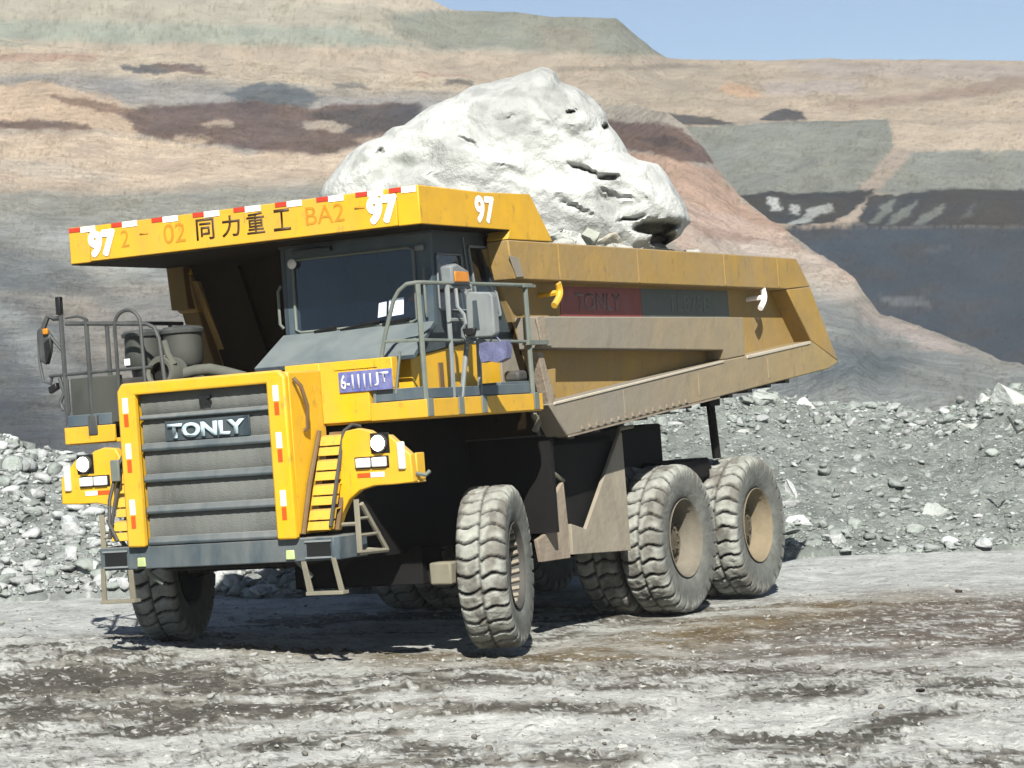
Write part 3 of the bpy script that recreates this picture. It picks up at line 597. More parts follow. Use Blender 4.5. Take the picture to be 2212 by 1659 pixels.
# larger rocks one can single out
def rock_at(px, py, size, label, colr, seed, flat=(1, 1, 0.8)):
    j = int(np.argmin(np.abs(hp - px))); i = int(np.argmin(np.abs(HP[:92, j] - py))); p = HEAP_P[i, j]
    V = rock_shape(I3[0], seed, 12, 0.10) * 1.2 * size * np.array(flat)
    o = mesh_np('rock', V, I3[1], 'stone_mat', np.broadcast_to(lin(colr), (len(V), 3)) * (1 + 0.08 * fbm(V[:, 0] * 9, V[:, 1] * 9, V[:, 2] * 9))[:, None], smooth=False, loc=tuple(p + np.array([0, 0, -size * 0.12])))
    tag(o, label, 'rock', 'rocks on the rubble bank'); return o
ROCKS = [
    (1668, 862, 0.24, 'big flat pale rock on the bank crest just beyond the truck tail', (190, 196, 190), 101, (1.5, 1.1, 0.9)),
    (1742, 880, 0.20, 'rounded white rock on the bank crest right of the flat pale rock', (214, 218, 214), 102, (1.2, 1, 0.8)),
    (1610, 866, 0.20, 'grey slab-like rock nearest the hanging rod below the truck tail', (176, 182, 176), 103, (1.4, 1, 0.6)),
    (1606, 935, 0.15, 'pale angular rock halfway up the bank above the rear tyre', (200, 204, 200), 104, (1.2, 1, 1)),
    (2186, 872, 0.34, 'largest white block on the rubble bank at the right edge above the bent bar', (206, 212, 206), 105, (1.2, 1, 1)),
    (2128, 868, 0.20, 'white blocky rock just left of the largest white block', (200, 206, 200), 106, (1.2, 1, .8)),
    (2090, 925, 0.22, 'pale wedge-shaped rock below the white blocks left of the bent bar', (196, 202, 196), 107, (1.3, 1, .7)),
    (2030, 1108, 0.20, 'lone pale diamond-shaped rock low on the smooth grey bank', (186, 192, 188), 108, (1.1, 1, 1)),
    (1735, 1130, 0.19, 'white rock at the bank foot just right of the rearmost tyre', (208, 212, 210), 109, (1, 1, .8)),
    (1800, 1165, 0.17, 'white rock in the cluster at the bank foot beside the road', (204, 208, 206), 110, (1.2, 1, .8)),
    (1712, 1072, 0.17, 'upright white rock touching the outline of the rearmost tyre', (212, 216, 214), 111, (.8, .8, 1.2)),
    (1930, 860, 0.16, 'flat pale rock on the crest midway along the right bank', (192, 198, 194), 112, (1.7, 1, .6)),
    (95, 1010, 0.20, 'white rock near the top of the left bank beside the truck mirror', (206, 212, 212), 113, (1, 1, .9)),
    (40, 1080, 0.22, 'white angular rock at the left photo edge midway up the bank', (200, 206, 206), 114, (1.2, 1, .8)),
    (150, 1140, 0.18, 'pale rock under the left headlamp on the bank slope', (196, 202, 202), 115, (1, 1, .9)),
    (70, 1215, 0.19, 'white rock low on the left bank close to the road', (204, 208, 208), 116, (1.3, 1, .8)),
    (190, 1240, 0.16, 'pale rock at the left bank foot just left of the hanging step', (198, 204, 202), 117, (1.2, 1, .8)),
    (500, 1262, 0.24, 'white rock seen under the bumper beside the front tyre', (214, 218, 214), 118, (1.3, 1, .8)),
    (575, 1262, 0.22, 'white rock seen under the middle of the bumper', (206, 212, 208), 119, (1, 1, .9)),
]
for a in ROCKS: rock_at(*a)
bar = MB().tube([px_at(np.array(x), np.array(y), np.array(d)) for x, y, d in ((2178, 900, 33.2), (2198, 934, 33.0), (2232, 916, 33.2))], 0.02, 6).build('steel_bar', 'rust_bar')
tag(bar, 'dark bent steel bar sticking out of the white rubble at the right edge', 'steel bar')
# ================================================================== TRUCK
T = empty('dump_truck')
tag(T, 'yellow six-wheel mining dump truck carrying one huge white boulder', 'dump truck')
def mir(y, s): return y * s
# ---- hood and grille
hood = MB()
hood.box(1.95, 2.50, 0.70, 0.85, 1.24, 2.60).box(1.95, 2.50, -0.85, -0.70, 1.24, 2.60).box(1.95, 2.50, -0.70, 0.70, 2.52, 2.60)
hood.prism([(-0.85, 1.21), (-0.85, 2.55), (-0.80, 2.615), (0.80, 2.615), (0.855, 2.56), (0.86, 1.21), (0.67, 1.21), (0.67, 2.51), (-0.67, 2.51), (-0.67, 1.21)], 'x', 2.50, 2.57)
hood = hood.build('hood', 'yellow_paint', T, bevel=0.018)
for s in (1, -1):
    for z1 in (2.49, 2.10, 1.62):
        t1 = MB().box(2.571, 2.575, s * 0.765 - 0.027, s * 0.765 + 0.027, z1 - 0.13, z1).build('white_tape', 'white_tape', hood)
        t2 = MB().box(2.571, 2.575, s * 0.765 - 0.022, s * 0.765 + 0.022, z1 - 0.245, z1 - 0.14).build('orange_tape', 'orange_tape', hood)
gr = MB()
for k, (za, zb) in enumerate(((2.33, 2.51), (2.08, 2.29), (1.81, 2.03), (1.54, 1.77), (1.24, 1.50))):
    n = 40; V = []; F = []
    for i in range(n + 1):
        y = -0.67 + 1.34 * i / n
        for j in range(9):
            z = za + (zb - za) * j / 8; V.append((2.455 + 0.022 * math.sin(math.pi * (j / 8) ** 0.8) + 0.003 * math.cos(i * 2.2) , y, z))
    for i in range(n):
        for j in range(8):
            a_ = i * 9 + j; F.append((a_, a_ + 9, a_ + 10, a_ + 1))
    gr.add(V, F)
gr.box(2.40, 2.44, -0.67, 0.67, 1.22, 2.51)
grille = gr.build('grille', 'grille_mesh', T)
_n = MATS['grille_mesh'].node_tree; _b = _n.nodes['Principled BSDF']; _w = _n.nodes.new('ShaderNodeTexVoronoi'); _w.inputs['Scale'].default_value = 110; _t = _n.nodes.new('ShaderNodeTexCoord'); _n.links.new(_t.outputs['Object'], _w.inputs['Vector'])
_u = _n.nodes.new('ShaderNodeBump'); _u.inputs['Distance'].default_value = 0.004; _n.links.new(_w.outputs['Distance'], _u.inputs['Height']); _n.links.new(_u.outputs[0], _b.inputs['Normal'])
for zc in (2.31, 2.055, 1.79, 1.52, 1.255):
    h = 0.022 if zc > 2.2 else 0.036
    MB().prism([(2.45, zc - h), (2.51, zc - h), (2.52, zc - h * 0.4), (2.495, zc + h), (2.45, zc + h)], 'y', -0.668, 0.668).build('grille_bar', 'slate_paint', grille, bevel=0.006)
MB().prism([(-0.05, 2.455), (0.06, 2.455), (0.06, 2.435), (0.02, 2.425), (0.06, 2.41), (0.06, 2.385), (-0.05, 2.385)], 'x', 2.475, 2.505).build('badge', 'badge_black', grille)
MB().box(2.49, 2.505, -0.42, 0.44, 2.095, 2.265).build('name_board', 'cab_dark', grille, bevel=0.004)
text('TONLY', 'lettering', 'badge_letter', grille, (2.508, -0.38, 2.115), (0, 1, 0), (0, 0, 1), 0.125, 0.78, 0.02, bold=0.035)
# ---- bumper
bp = MB()
bp.prism([(-0.2 + 2.25, -1.2), (2.50, -1.2), (2.50, 1.17), (2.46, 1.21), (2.05, 1.23), (2.05, 0.95), (2.2, 0.95), (2.2, -0.95), (2.05, -0.95)], 'z', 1.02, 1.215)
bumper = bp.build('bumper', 'slate_paint', T, bevel=0.01)
for s in (1, -1):
    MB().box(2.499, 2.506, s * 1.03 - 0.115, s * 1.03 + 0.115, 1.055, 1.175).build('tow_recess', 'badge_black', bumper)
    fr_ = MB(); fr_.box(2.506, 2.515, s * 1.03 - 0.13, s * 1.03 + 0.13, 1.175, 1.19).box(2.506, 2.515, s * 1.03 - 0.13, s * 1.03 + 0.13, 1.04, 1.055); fr_.build('recess_rim', 'pale_housing', bumper)
    MB().prism([(s * 0.755 - 0.045, 1.04), (s * 0.755 + 0.045, 1.04), (s * 0.755 + 0.04, 1.12), (s * 0.755 - 0.04, 1.12)], 'x', 2.503, 2.52).build('tow_tab', 'lime', bumper, bevel=0.01)
    MB().tube([(2.46, s * 0.76, 1.05), (2.40, s * 0.80 if s > 0 else s * .76, 0.97), (2.33, s * 0.83 if s > 0 else s * .68, 0.88)], 0.022, 6).build('tow_hook', 'rail_paint', bumper)
    st = MB()
    st.quadp([(2.50, s * 0.855, 1.02), (2.50, s * 0.90, 1.02), (2.46, s * 0.93, 0.76), (2.46, s * 0.87, 0.76)], (0.02, 0, 0))
    st.quadp([(2.50, s * 1.15, 1.04), (2.50, s * 1.19, 1.04), (2.46, s * 1.23, 0.76), (2.46, s * 1.18, 0.76)], (0.02, 0, 0))
    st.box(2.40, 2.50, s * 0.87, s * 1.23, 0.735, 0.765)
    st.build('hanging_step', 'step_steel', bumper, bevel=0.004)
# side ladder frame behind the bumper
for s in (1, -1):
    y = 1.30 * s; lf = MB(); A = (2.30, y, 1.50); B = (2.30, y, 1.06); C_ = (1.86, y, 1.05)
    lf.tube([A, B], 0.026, 6).tube([B, C_], 0.022, 6).tube([C_, (2.22, y, 1.46)], 0.022, 6).tube([(2.30, y, 1.20), (1.97, y, 1.20)], 0.016, 6).tube([(2.30, y, 1.34), (2.10, y, 1.34)], 0.014, 6)
    lf.tube([(2.30, y, 1.3), (2.30, s * 1.15, 1.3)], 0.018, 6).tube([(2.0, y, 1.06), (2.1, s * 1.2, 1.08)], 0.018, 6)
    lf.build('side_step_frame', 'step_steel', T)
# ---- ladders each side of the hood
for s in (1, -1):
    ld = MB(); x0, x1 = 2.44, 2.10; z0, z1 = 1.26, 2.07
    def LP(t, y, off=0): return (x0 + (x1 - x0) * t + off, s * y, z0 + (z1 - z0) * t)
    n = 4; ladder = empty('ladder', parent=T)
    for k in range(n):
        a_ = k / n; b_ = (k + 0.84) / n; m_ = (a_ + b_) / 2
        stp = MB(); w0, w1 = 0.885, 1.115
        stp.quadp([LP(a_ + 0.01, w0), LP(a_ + 0.01, w1), LP(m_ - 0.008, w1), LP(m_ - 0.008, w0)], (-0.06, 0, 0))
        stp.quadp([LP(m_ + 0.008, w0), LP(m_ + 0.008, w1), LP(b_, w1), LP(b_, w0)], (-0.06, 0, 0))
        stp.quadp([LP(b_, w0, -.001), LP(b_, w1, -.001), LP(b_ + 0.012, w1, -.03), LP(b_ + 0.012, w0, -.03)], (-0.10, 0, 0))
        stp.build('step', 'yellow_paint', ladder, bevel=0.004)
    MB().quadp([LP(0, .885, -.13), LP(0, 1.115, -.13), LP(1.0, 1.115, -.13), LP(1.0, .885, -.13)], (-0.02, 0, 0)).build('back_plate', 'rust_steel', ladder)
    MB().tube([LP(-0.02, 0.875, 0.03), LP(0.5, 0.875, 0.05), LP(1.02, 0.875, 0.02)], 0.021, 7).build('stringer', 'rust_steel', ladder)
    MB().tube([LP(0.04, 1.125, 0.02), LP(0.5, 1.125, 0.03), LP(1.0, 1.125, 0.03), (2.05, s * 1.16, 2.12), (1.98, s * 1.2, 2.10)], 0.017, 7).build('stringer', 'dark_steel', ladder)
    if s < 0:
        MB().tube([(2.2, -1.06, 2.05), (2.30, -1.10, 1.9), (2.36, -1.16, 1.62), (2.44, -1.12, 1.42), (2.47, -1.02, 1.27)], 0.016, 6).build('handrail', 'dark_steel', ladder)
        MB().box(2.33, 2.36, -1.13, -1.04, 1.78, 1.97).build('mud_flap', 'rail_paint', ladder, bevel=0.01)
    else:
        MB().tube([(2.46, 0.875, 2.54), (2.44, 0.93, 2.47), (2.36, 0.93, 2.30), (2.33, 0.90, 2.12), (2.34, 0.87, 2.10)], 0.018, 7).build('handrail', 'rust_steel', ladder)
# ---- lamp fenders
for s in (1, -1):
    poly = [(1.30, 2.085), (1.41, 2.06), (1.455, 2.03), (1.60, 2.01), (1.79, 1.84), (1.80, 1.61), (1.62, 1.60), (1.42, 1.60), (1.28, 1.57), (1.17, 1.50), (1.09, 1.38), (1.03, 1.245), (0.97, 1.245), (1.10, 1.70), (1.14, 2.0), (1.18, 2.07)]
    fm = MB(); fm.prism([(y * s, z) for y, z in poly], 'x', 2.12, 2.20)
    fm.box(1.98, 2.119, s * 1.3, s * 1.80, 1.602, 1.622).box(1.98, 2.119, s * 1.775, s * 1.798, 1.622, 1.85)
    fend = fm.build('fender', 'yellow_paint', T, bevel=0.012)
    MB().box(2.201, 2.206, s * 1.42, s * 1.60, 1.865, 2.035).build('lamp_recess', 'badge_black', fend, bevel=0.004)
    hl = MB().lathe([(0.075, 0), (0.078, 0.03), (0.066, 0.035)], (2.206, s * 1.51, 1.95), (1, 0, 0), 24).build('headlight', 'dark_steel', fend)
    MB().lathe([(0.064, 0), (0.058, 0.014), (0.03, 0.022), (0.001, 0.025)], (2.242, s * 1.51, 1.95), (1, 0, 0), 24).build('lens', 'lamp_on', fend)
    MB().box(2.201, 2.208, s * 1.255, s * 1.585, 1.745, 1.845).build('lamp_frame', 'badge_black', fend, bevel=0.004)
    for y in (1.345, 1.50): MB().box(2.208, 2.235, s * y - 0.07, s * y + 0.07, 1.755, 1.835).build('fog_lamp', 'lamp_glass', fend, bevel=0.008)
    MB().box(2.201, 2.205, s * 1.27, s * 1.40, 1.675, 1.71).build('orange_tape', 'orange_tape', fend)
    MB().box(2.201, 2.205, s * 1.40, s * 1.53, 1.672, 1.712).build('white_tape', 'white_tape', fend)
    tl = MB().box(2.195, 2.225, s * 1.675, s * 1.745, 1.72, 1.95).build('turn_lamp', 'turn_lens', fend, bevel=0.012)
    MB().tube([(2.15, s * 1.80, 1.68), (2.10, s * 1.86, 1.66), (2.06, s * 1.88, 1.69)], 0.018, 6).build('bracket', 'rail_paint', fend)
# ---- deck
dk = MB()
dk.box(-0.10, 1.97, -1.85, 1.85, 2.125, 2.165)
for s in (1, -1):
    dk.box(1.97, 2.0, s * 1.32, s * 1.87, 2.135, 2.285); dk.box(-0.1, 1.97, s * 1.852, s * 1.87, 2.135, 2.285)
deck = dk.build('deck', 'yellow_canopy', T, bevel=0.006)
fa = MB(); fa.box(1.90, 2.003, 0.85, 1.32, 2.14, 2.66).box(1.90, 2.003, 1.32, 1.56, 2.40, 2.66).box(1.955, 1.999, 0.50, 0.849, 2.14, 2.66)
fascia = fa.build('fascia', 'yellow_paint', T, bevel=0.008)
MB().box(2.0035, 2.012, 1.0, 1.42, 2.585, 2.60).box(2.0035, 2.009, 0.99, 1.40, 2.60, 2.655).build('grab_bar', 'yellow_paint', fascia)
plate = MB().box(2.004, 2.018, 1.04, 1.56, 2.39, 2.565).build('number_plate', 'plate_blue', T, bevel=0.004)
text('6-1111', 'lettering', 'plate_letter', plate, (2.0195, 1.06, 2.415), (0, 1, 0), (0, 0, 1), 0.125, 0.30, 0.003, bold=0.02)
text('JT', 'lettering', 'plate_letter', plate, (2.0195, 1.39, 2.425), (0, 1, 0), (0, 0, 1), 0.115, 0.14, 0.003, bold=0.02)
for s in (1, -1):
    wk = MB(); wk.box(-0.08, 1.965, s * 1.4, s * 1.84, 2.27, 2.295)
    wk.box(1.94, 1.975, s * 1.36, s * 1.85, 2.29, 2.39); wk.box(0.1, 1.94, s * 1.835, s * 1.85, 2.29, 2.375)
    if s > 0: wk.box(-0.07, 0.55, 1.58, 1.80, 2.298, 2.40)
    wk.build('walkway', 'cab_paint', T, bevel=0.004)
MB().box(-0.02, 0.16, 1.62, 1.78, 2.40, 2.50).build('junction_box', 'dark_steel', T, bevel=0.03)
for x in (1.96, 1.43, 1.02, 0.04): MB().box(x - 0.045, x + 0.045, 1.871, 1.885, 2.14, 2.29).build('post_foot', 'rail_paint', T, bevel=0.004)
# ---- cab
cab = empty('cab', parent=T)
CY0, CY1 = 0.03, 1.55
def pane(pts, off, name):
    q = [Vector(p) + Vector(off) for p in pts]
    if (q[1] - q[0]).cross(q[3] - q[0]).dot(Vector(off)) > 0: q = q[::-1]
    mb = MB(); mb.add([tuple(p) for p in q], [(0, 1, 2, 3)]); return mb.build(name, 'glass', cab, smooth=False)
def panel(P00, P10, P11, P01, holes, t, mb):
    ss = sorted({0, 1, *[h[0] for h in holes], *[h[1] for h in holes]}); tt = sorted({0, 1, *[h[2] for h in holes], *[h[3] for h in holes]})
    def Q(s, u): return [(P00[i] * (1 - s) + P10[i] * s) * (1 - u) + (P01[i] * (1 - s) + P11[i] * s) * u for i in range(3)]
    for i in range(len(ss) - 1):
        for j in range(len(tt) - 1):
            cs, ct = (ss[i] + ss[i + 1]) / 2, (tt[j] + tt[j + 1]) / 2
            if any(h[0] < cs < h[1] and h[2] < ct < h[3] for h in holes): continue
            mb.quadp([Q(ss[i], tt[j]), Q(ss[i + 1], tt[j]), Q(ss[i + 1], tt[j + 1]), Q(ss[i], tt[j + 1])], t)
    return Q
m_ = MB()
QF = panel((1.2, CY0, 2.93), (1.2, CY1, 2.93), (1.19, CY1, 3.72), (1.19, CY0, 3.72), [(0.085, 0.885, 0.06, 0.855)], (-0.05, 0, 0), m_)
shell = m_.build('front_frame', 'cab_paint', cab)
wf = MB()
def frame_strip(Q, s0, s1, t0, t1, w, off, mb):
    a_ = [Q(s0, t0), Q(s1, t0), Q(s1, t1), Q(s0, t1)]; pts = []
    for i, (A_, B_) in enumerate(zip(a_, a_[1:] + a_[:1])):
        A_, B_ = Vector(A_) + Vector(off), Vector(B_) + Vector(off); pts += [A_.lerp(B_, 0.04), A_.lerp(B_, 0.96)]
    mb.tube(pts, w, 6, closed=True)
frame_strip(QF, 0.078, 0.892, 0.05, 0.865, 0.014, (0.012, 0, 0), wf)
wf.build('seal', 'rail_paint', cab)
pane([QF(0.085, 0.06), QF(0.885, 0.06), QF(0.885, 0.855), QF(0.085, 0.855)], (-0.006, 0, 0), 'windshield')
# side wall (left of the truck) with two windows; leaning rear edge
m_ = MB(); P00, P10, P11, P01 = (1.15, CY1 - .0, 2.78), (-0.40, CY1, 2.78), (-0.06, CY1, 3.72), (1.14, CY1, 3.72)
QS = panel(P00, P10, P11, P01, [(0.03, 0.37, 0.30, 0.80), (0.52, 0.76, 0.26, 0.88)], (0, -0.04, 0), m_)
m_.prism([(1.151, 2.79), (1.151, 3.72), (1.1505, 3.72), (1.1505, 2.79)], 'y', CY1, CY1 - 0.04) if False else None
m_.prism([(1.15, 2.78), (1.15, 2.93), (1.2, 2.93), (1.78, 2.665), (1.60, 2.665), (0.66, 2.775)], 'y', CY1 - 0.04, CY1)
sidew = m_.build('side_wall', 'cab_dark', cab)
pane([QS(0.03, 0.30), QS(0.37, 0.30), QS(0.37, 0.80), QS(0.03, 0.80)], (0, -0.006, 0), 'side_window')
pane([QS(0.52, 0.26), QS(0.76, 0.26), QS(0.76, 0.88), QS(0.52, 0.88)], (0, -0.006, 0), 'rear_window')
m_ = MB(); frame_strip(QS, 0.025, 0.375, 0.29, 0.81, 0.009, (0, 0.01, 0), m_); frame_strip(QS, 0.50, 0.78, 0.24, 0.895, 0.014, (0, 0.01, 0), m_); m_.build('window_seal', 'pale_housing', cab)
# door outline, handle, grab strip
m_ = MB(); m_.tube([QS(0.44, 0.02)[:1] + [CY1 + .008] + QS(0.44, 0.02)[2:], [QS(0.44, .98)[0], CY1 + .008, QS(0.44, .98)[2]]], 0.008, 5); m_.tube([(0.95, CY1 + 0.05, 2.86), (0.95, CY1 + 0.05, 3.03)], 0.02, 6).box(0.93, 0.97, CY1, CY1 + .05, 2.865, 2.885).box(0.93, 0.97, CY1, CY1 + .05, 3.0, 3.02); m_.build('door_handle', 'pale_housing', cab)
# apron below the windshield, flaring forward
m_ = MB(); m_.quadp([(1.80, 0.06, 2.67), (1.80, 1.66, 2.67), (1.215, CY1 + .0, 2.96), (1.215, CY0 - .02, 2.96)], (-0.02, 0, -0.04)); m_.build('apron', 'cab_paint', cab, bevel=0.006)
m_ = MB(); m_.box(-0.05, 1.2, CY0 - .02, CY1 + .02, 3.72, 3.745).box(-0.03, 1.2, CY0, CY0 + .04, 2.78, 3.72)
m_.quadp([(-0.40, CY0, 2.78), (-0.40, CY1 - .04, 2.78), (-0.06, CY1 - .04, 3.72), (-0.06, CY0, 3.72)], (0.04, 0, 0)); m_.box(-0.35, 1.2, CY0 + .04, CY1 - .045, 2.70, 2.76); m_.build('cab_shell', 'cab_dark', cab)
m_ = MB(); m_.box(1.205, 1.26, 0.18, 0.58, 3.655, 3.70).build('work_lamp', 'cab_dark', cab, bevel=0.012)
m_ = MB()
m_.tube([(1.235, 0.62, 2.955), (1.245, 0.85, 2.985), (1.24, 1.02, 3.00)], 0.012, 5).tube([(1.235, 0.35, 2.96), (1.245, 0.58, 2.985)], 0.014, 5); m_.build('wiper', 'badge_black', cab)
m_ = MB(); m_.tube([(1.235, 1.05, 2.97), (1.245, 1.32, 3.0)], 0.014, 5); m_.build('wiper', 'badge_black', cab)
m_ = MB(); m_.box(0.85, 1.14, 0.1, 1.48, 2.765, 2.93).tube([(0.82, 0.95, 3.02), (0.88, 1.05, 3.0), (0.88, 1.16, 2.98)], 0.02, 5)
m_.lathe([(0.17, 0), (0.185, 0.01), (0.17, 0.02)], (0.80, 1.03, 3.06), (0.6, 0, 0.8), 20); m_.build('dashboard', 'cab_paint', cab, bevel=0.01)
m_ = MB(); m_.box(0.0, 0.42, 0.8, 1.25, 2.77, 2.90).box(-0.06, 0.06, 0.8, 1.25, 2.90, 3.42); m_.build('seat', 'dark_steel', cab, bevel=0.04)
for y in (0.02,): MB().tube([(1.18, 0.0, 3.40), (1.19, -0.03, 3.35), (1.19, -0.03, 3.06), (1.18, 0.0, 3.02)], 0.014, 6).build('grab_handle', 'rail_paint', cab)
MB().tube([(1.225, 1.49, 3.42), (1.25, 1.50, 3.37), (1.25, 1.50, 3.05), (1.225, 1.49, 3.0)], 0.013, 6).build('grab_handle', 'rail_paint', cab)
MB().lathe([(0.04, 0), (0.045, .02), (0.03, .03)], (1.21, 0.16, 3.58), (1, 0, 0), 16).build('marker_lamp', 'lamp_glass', cab)
MB().box(1.205, 1.23, 1.415, 1.50, 3.575, 3.625).build('marker_lamp', 'pale_housing', cab, bevel=0.01)
# yellow cab base
m_ = MB(); m_.prism([(1.62, 2.30), (1.62, 2.655), (0.66, 2.765), (0.02, 2.765), (0.02, 2.30)], 'y', 0.86, 1.53); cb = m_.build('cab_base', 'yellow_paint', T, bevel=0.01)
MB().box(-0.42, 0.0, 0.9, 1.53, 2.30, 2.76).build('cab_base_rear', 'yellow_grey_dust', T, bevel=0.01)
MB().box(1.10, 1.17, 1.531, 1.545, 2.33, 2.60).build('vertical_strap', 'rust_steel', T)
# ---- railings, truck's left side
def posts(mb, lst, r_=0.021):
    for x, y, z0, z1 in lst: mb.tube([(x, y, z0), (x, y, z1)], r_, 7)
ra = MB(); posts(ra, [(1.96, 1.84, 2.15, 3.24), (0.03, 1.84, 2.15, 3.24)], 0.024)
ra.tube([(-0.10, 1.84, 3.255), (1.90, 1.84, 3.255), (1.95, 1.82, 3.255), (1.97, 1.74, 3.25), (1.97, 1.66, 3.20), (1.97, 1.60, 3.12), (1.97, 1.50, 2.85), (1.97, 1.36, 2.36), (1.97, 1.34, 2.18)], 0.018, 8)
ra.tube([(-0.22, 1.84, 2.745), (1.96, 1.84, 2.775), (1.97, 1.47, 2.79)], 0.015, 7)
ra.tube([(1.97, 1.63, 2.70), (1.97, 1.56, 2.35)], 0.012, 6)
ra.box(-0.28, 0.10, 1.80, 1.88, 2.72, 2.76); ra.box(-0.12, 0.10, 1.81, 1.87, 3.235, 3.26)
ra.build('railing', 'rail_paint', T)
ra = MB(); ra.tube([(1.50, 1.84, 2.15), (1.47, 1.84, 2.6), (1.47, 1.84, 3.22)], 0.022, 7)
ra.tube([(1.12, 1.84, 2.95), (1.36, 1.84, 2.25), (1.40, 1.84, 2.16)], 0.022, 7); ra.tube([(1.02, 1.84, 2.14), (0.98, 1.84, 2.76)], 0.021, 7)
ra.tube([(1.49, 1.85, 2.94), (1.48, 1.85, 3.22), (1.08, 1.85, 3.23), (1.10, 1.85, 2.94)], 0.024, 7, closed=True); ra.build('mirror_bracket', 'pale_housing', T)
MB().prism([(1.46, 3.24), (1.47, 3.40), (1.36, 3.42), (1.16, 3.36), (1.14, 3.24)], 'y', 1.78, 1.90).build('beacon_housing', 'pale_housing', T, bevel=0.02)
MB().box(1.20, 1.44, 1.90, 1.915, 3.26, 3.35).build('beacon_lens', 'amber', T, bevel=0.01)
m_ = MB(); m_.prism([(1.96, 3.13), (1.99, 3.17), (2.19, 3.15), (2.22, 3.12), (2.22, 2.80), (2.19, 2.77), (1.97, 2.775), (1.95, 2.80)], 'x', 1.28, 1.38); mirr = m_.build('side_mirror', 'pale_housing', T, bevel=0.02)
MB().prism([(2.03, 3.09), (2.07, 3.09), (2.08, 2.84), (2.02, 2.84)], 'x', 1.381, 1.386).build('mirror_slot', 'cab_dark', mirr)
MB().prism([(1.93, 2.86), (2.06, 2.86), (2.04, 2.80), (1.97, 2.79)], 'x', 1.386, 1.43).build('lower_mirror', 'badge_black', mirr, bevel=0.01)
m_ = MB(); m_.tube([(1.38, 1.86, 3.18), (1.42, 1.90, 3.20), (1.43, 1.91, 3.05), (1.42, 1.96, 2.98), (1.42, 1.97, 2.90), (1.41, 1.93, 2.86), (1.40, 1.92, 2.80), (1.36, 1.96, 2.755), (1.33, 2.0, 2.74)], 0.016, 6); m_.tube([(1.12, 1.85, 2.95), (1.3, 1.93, 2.97)], 0.016, 6).tube([(1.08, 1.85, 3.2), (1.3, 1.93, 3.17)], 0.016, 6); m_.build('mirror_arm', 'pale_housing', mirr)
# ---- truck's right deck: railings, mirror, air cleaners, intake
ra = MB(); posts(ra, [(1.96, -1.85, 2.2, 3.42), (1.96, -1.575, 2.2, 3.24), (1.3, -1.84, 2.2, 3.22), (0.3, -1.84, 2.2, 3.22)], 0.021)
ra.tube([(0.1, -1.84, 3.22), (1.9, -1.84, 3.22), (1.96, -1.80, 3.215), (1.96, -0.92, 3.14), (1.96, -0.84, 3.10), (1.96, -0.80, 3.0), (1.96, -0.77, 2.62)], 0.019, 8)
ra.tube([(1.96, -2.02, 2.76), (1.96, -0.9, 2.76)], 0.015, 7)
ra.tube([(1.97, -1.26, 2.25), (1.97, -1.26, 2.9)] + arc((1.97, -1.12, 3.14), 0.14, math.pi, 0, 10, (0, 1, 0), (0, 0, 1)) + [(1.97, -0.975, 2.6)], 0.017, 7)
ra.tube([(1.96, -1.575, 3.24), (1.96, -1.66, 3.27), (1.96, -1.80, 3.265)], 0.012, 6)
ra.build('railing', 'rail_dark', T)
MB().box(1.94, 1.99, -1.88, -1.83, 3.30, 3.46).build('rail_cap', 'badge_black', T, bevel=0.005)
m_ = MB(); m_.prism([(-2.13, 3.18), (-2.07, 3.22), (-1.98, 3.12), (-2.0, 2.98), (-2.05, 2.86), (-2.12, 2.90)], 'x', 1.90, 1.97); sm = m_.build('side_mirror', 'rail_dark', T, bevel=0.02)
MB().prism([(-2.05, 3.06), (-1.99, 3.10), (-1.985, 2.98), (-2.04, 2.86)], 'x', 1.971, 1.976).build('mirror_glass', 'badge_black', sm)
m_ = MB(); m_.tube([(1.95, -2.12, 3.15), (1.95, -2.13, 2.9), (1.95, -2.10, 2.72), (1.95, -2.02, 2.69), (1.95, -2.0, 2.76)], 0.014, 6).tube([(1.95, -2.06, 3.2), (1.95, -2.0, 3.30), (1.95, -1.93, 3.27), (1.95, -1.86, 3.27)], 0.025, 6).tube([(1.95, -2.03, 3.17), (1.95, -1.93, 3.05), (1.95, -1.86, 2.97)], 0.014, 6); m_.build('mirror_arm', 'rail_dark', sm)
MB().prism([(-2.03, 2.66), (-1.94, 2.70), (-1.93, 2.64), (-2.02, 2.60)], 'x', 1.93, 1.99).build('lower_mirror', 'badge_black', sm, bevel=0.01)
MB().box(1.97, 2.0, -2.04, -1.985, 3.135, 3.19).build('turn_light', 'amber', sm, bevel=0.01)
m_ = MB(); m_.tube([(1.95, -1.92, 2.74), (1.95, -1.88, 2.6), (1.95, -1.93, 2.52), (1.95, -1.90, 2.45), (1.95, -1.84, 2.42), (1.95, -1.84, 2.72)], 0.017, 6); m_.build('cable_loop', 'rail_dark', T)
MB().box(1.88, 1.96, -1.80, -1.28, 2.30, 2.72).build('oil_cooler', 'cleaner_metal', T, bevel=0.01)
MB().box(1.97, 2.01, -1.60, -1.50, 2.2, 2.38).build('rail_bracket', 'rail_dark', T, bevel=0.01)
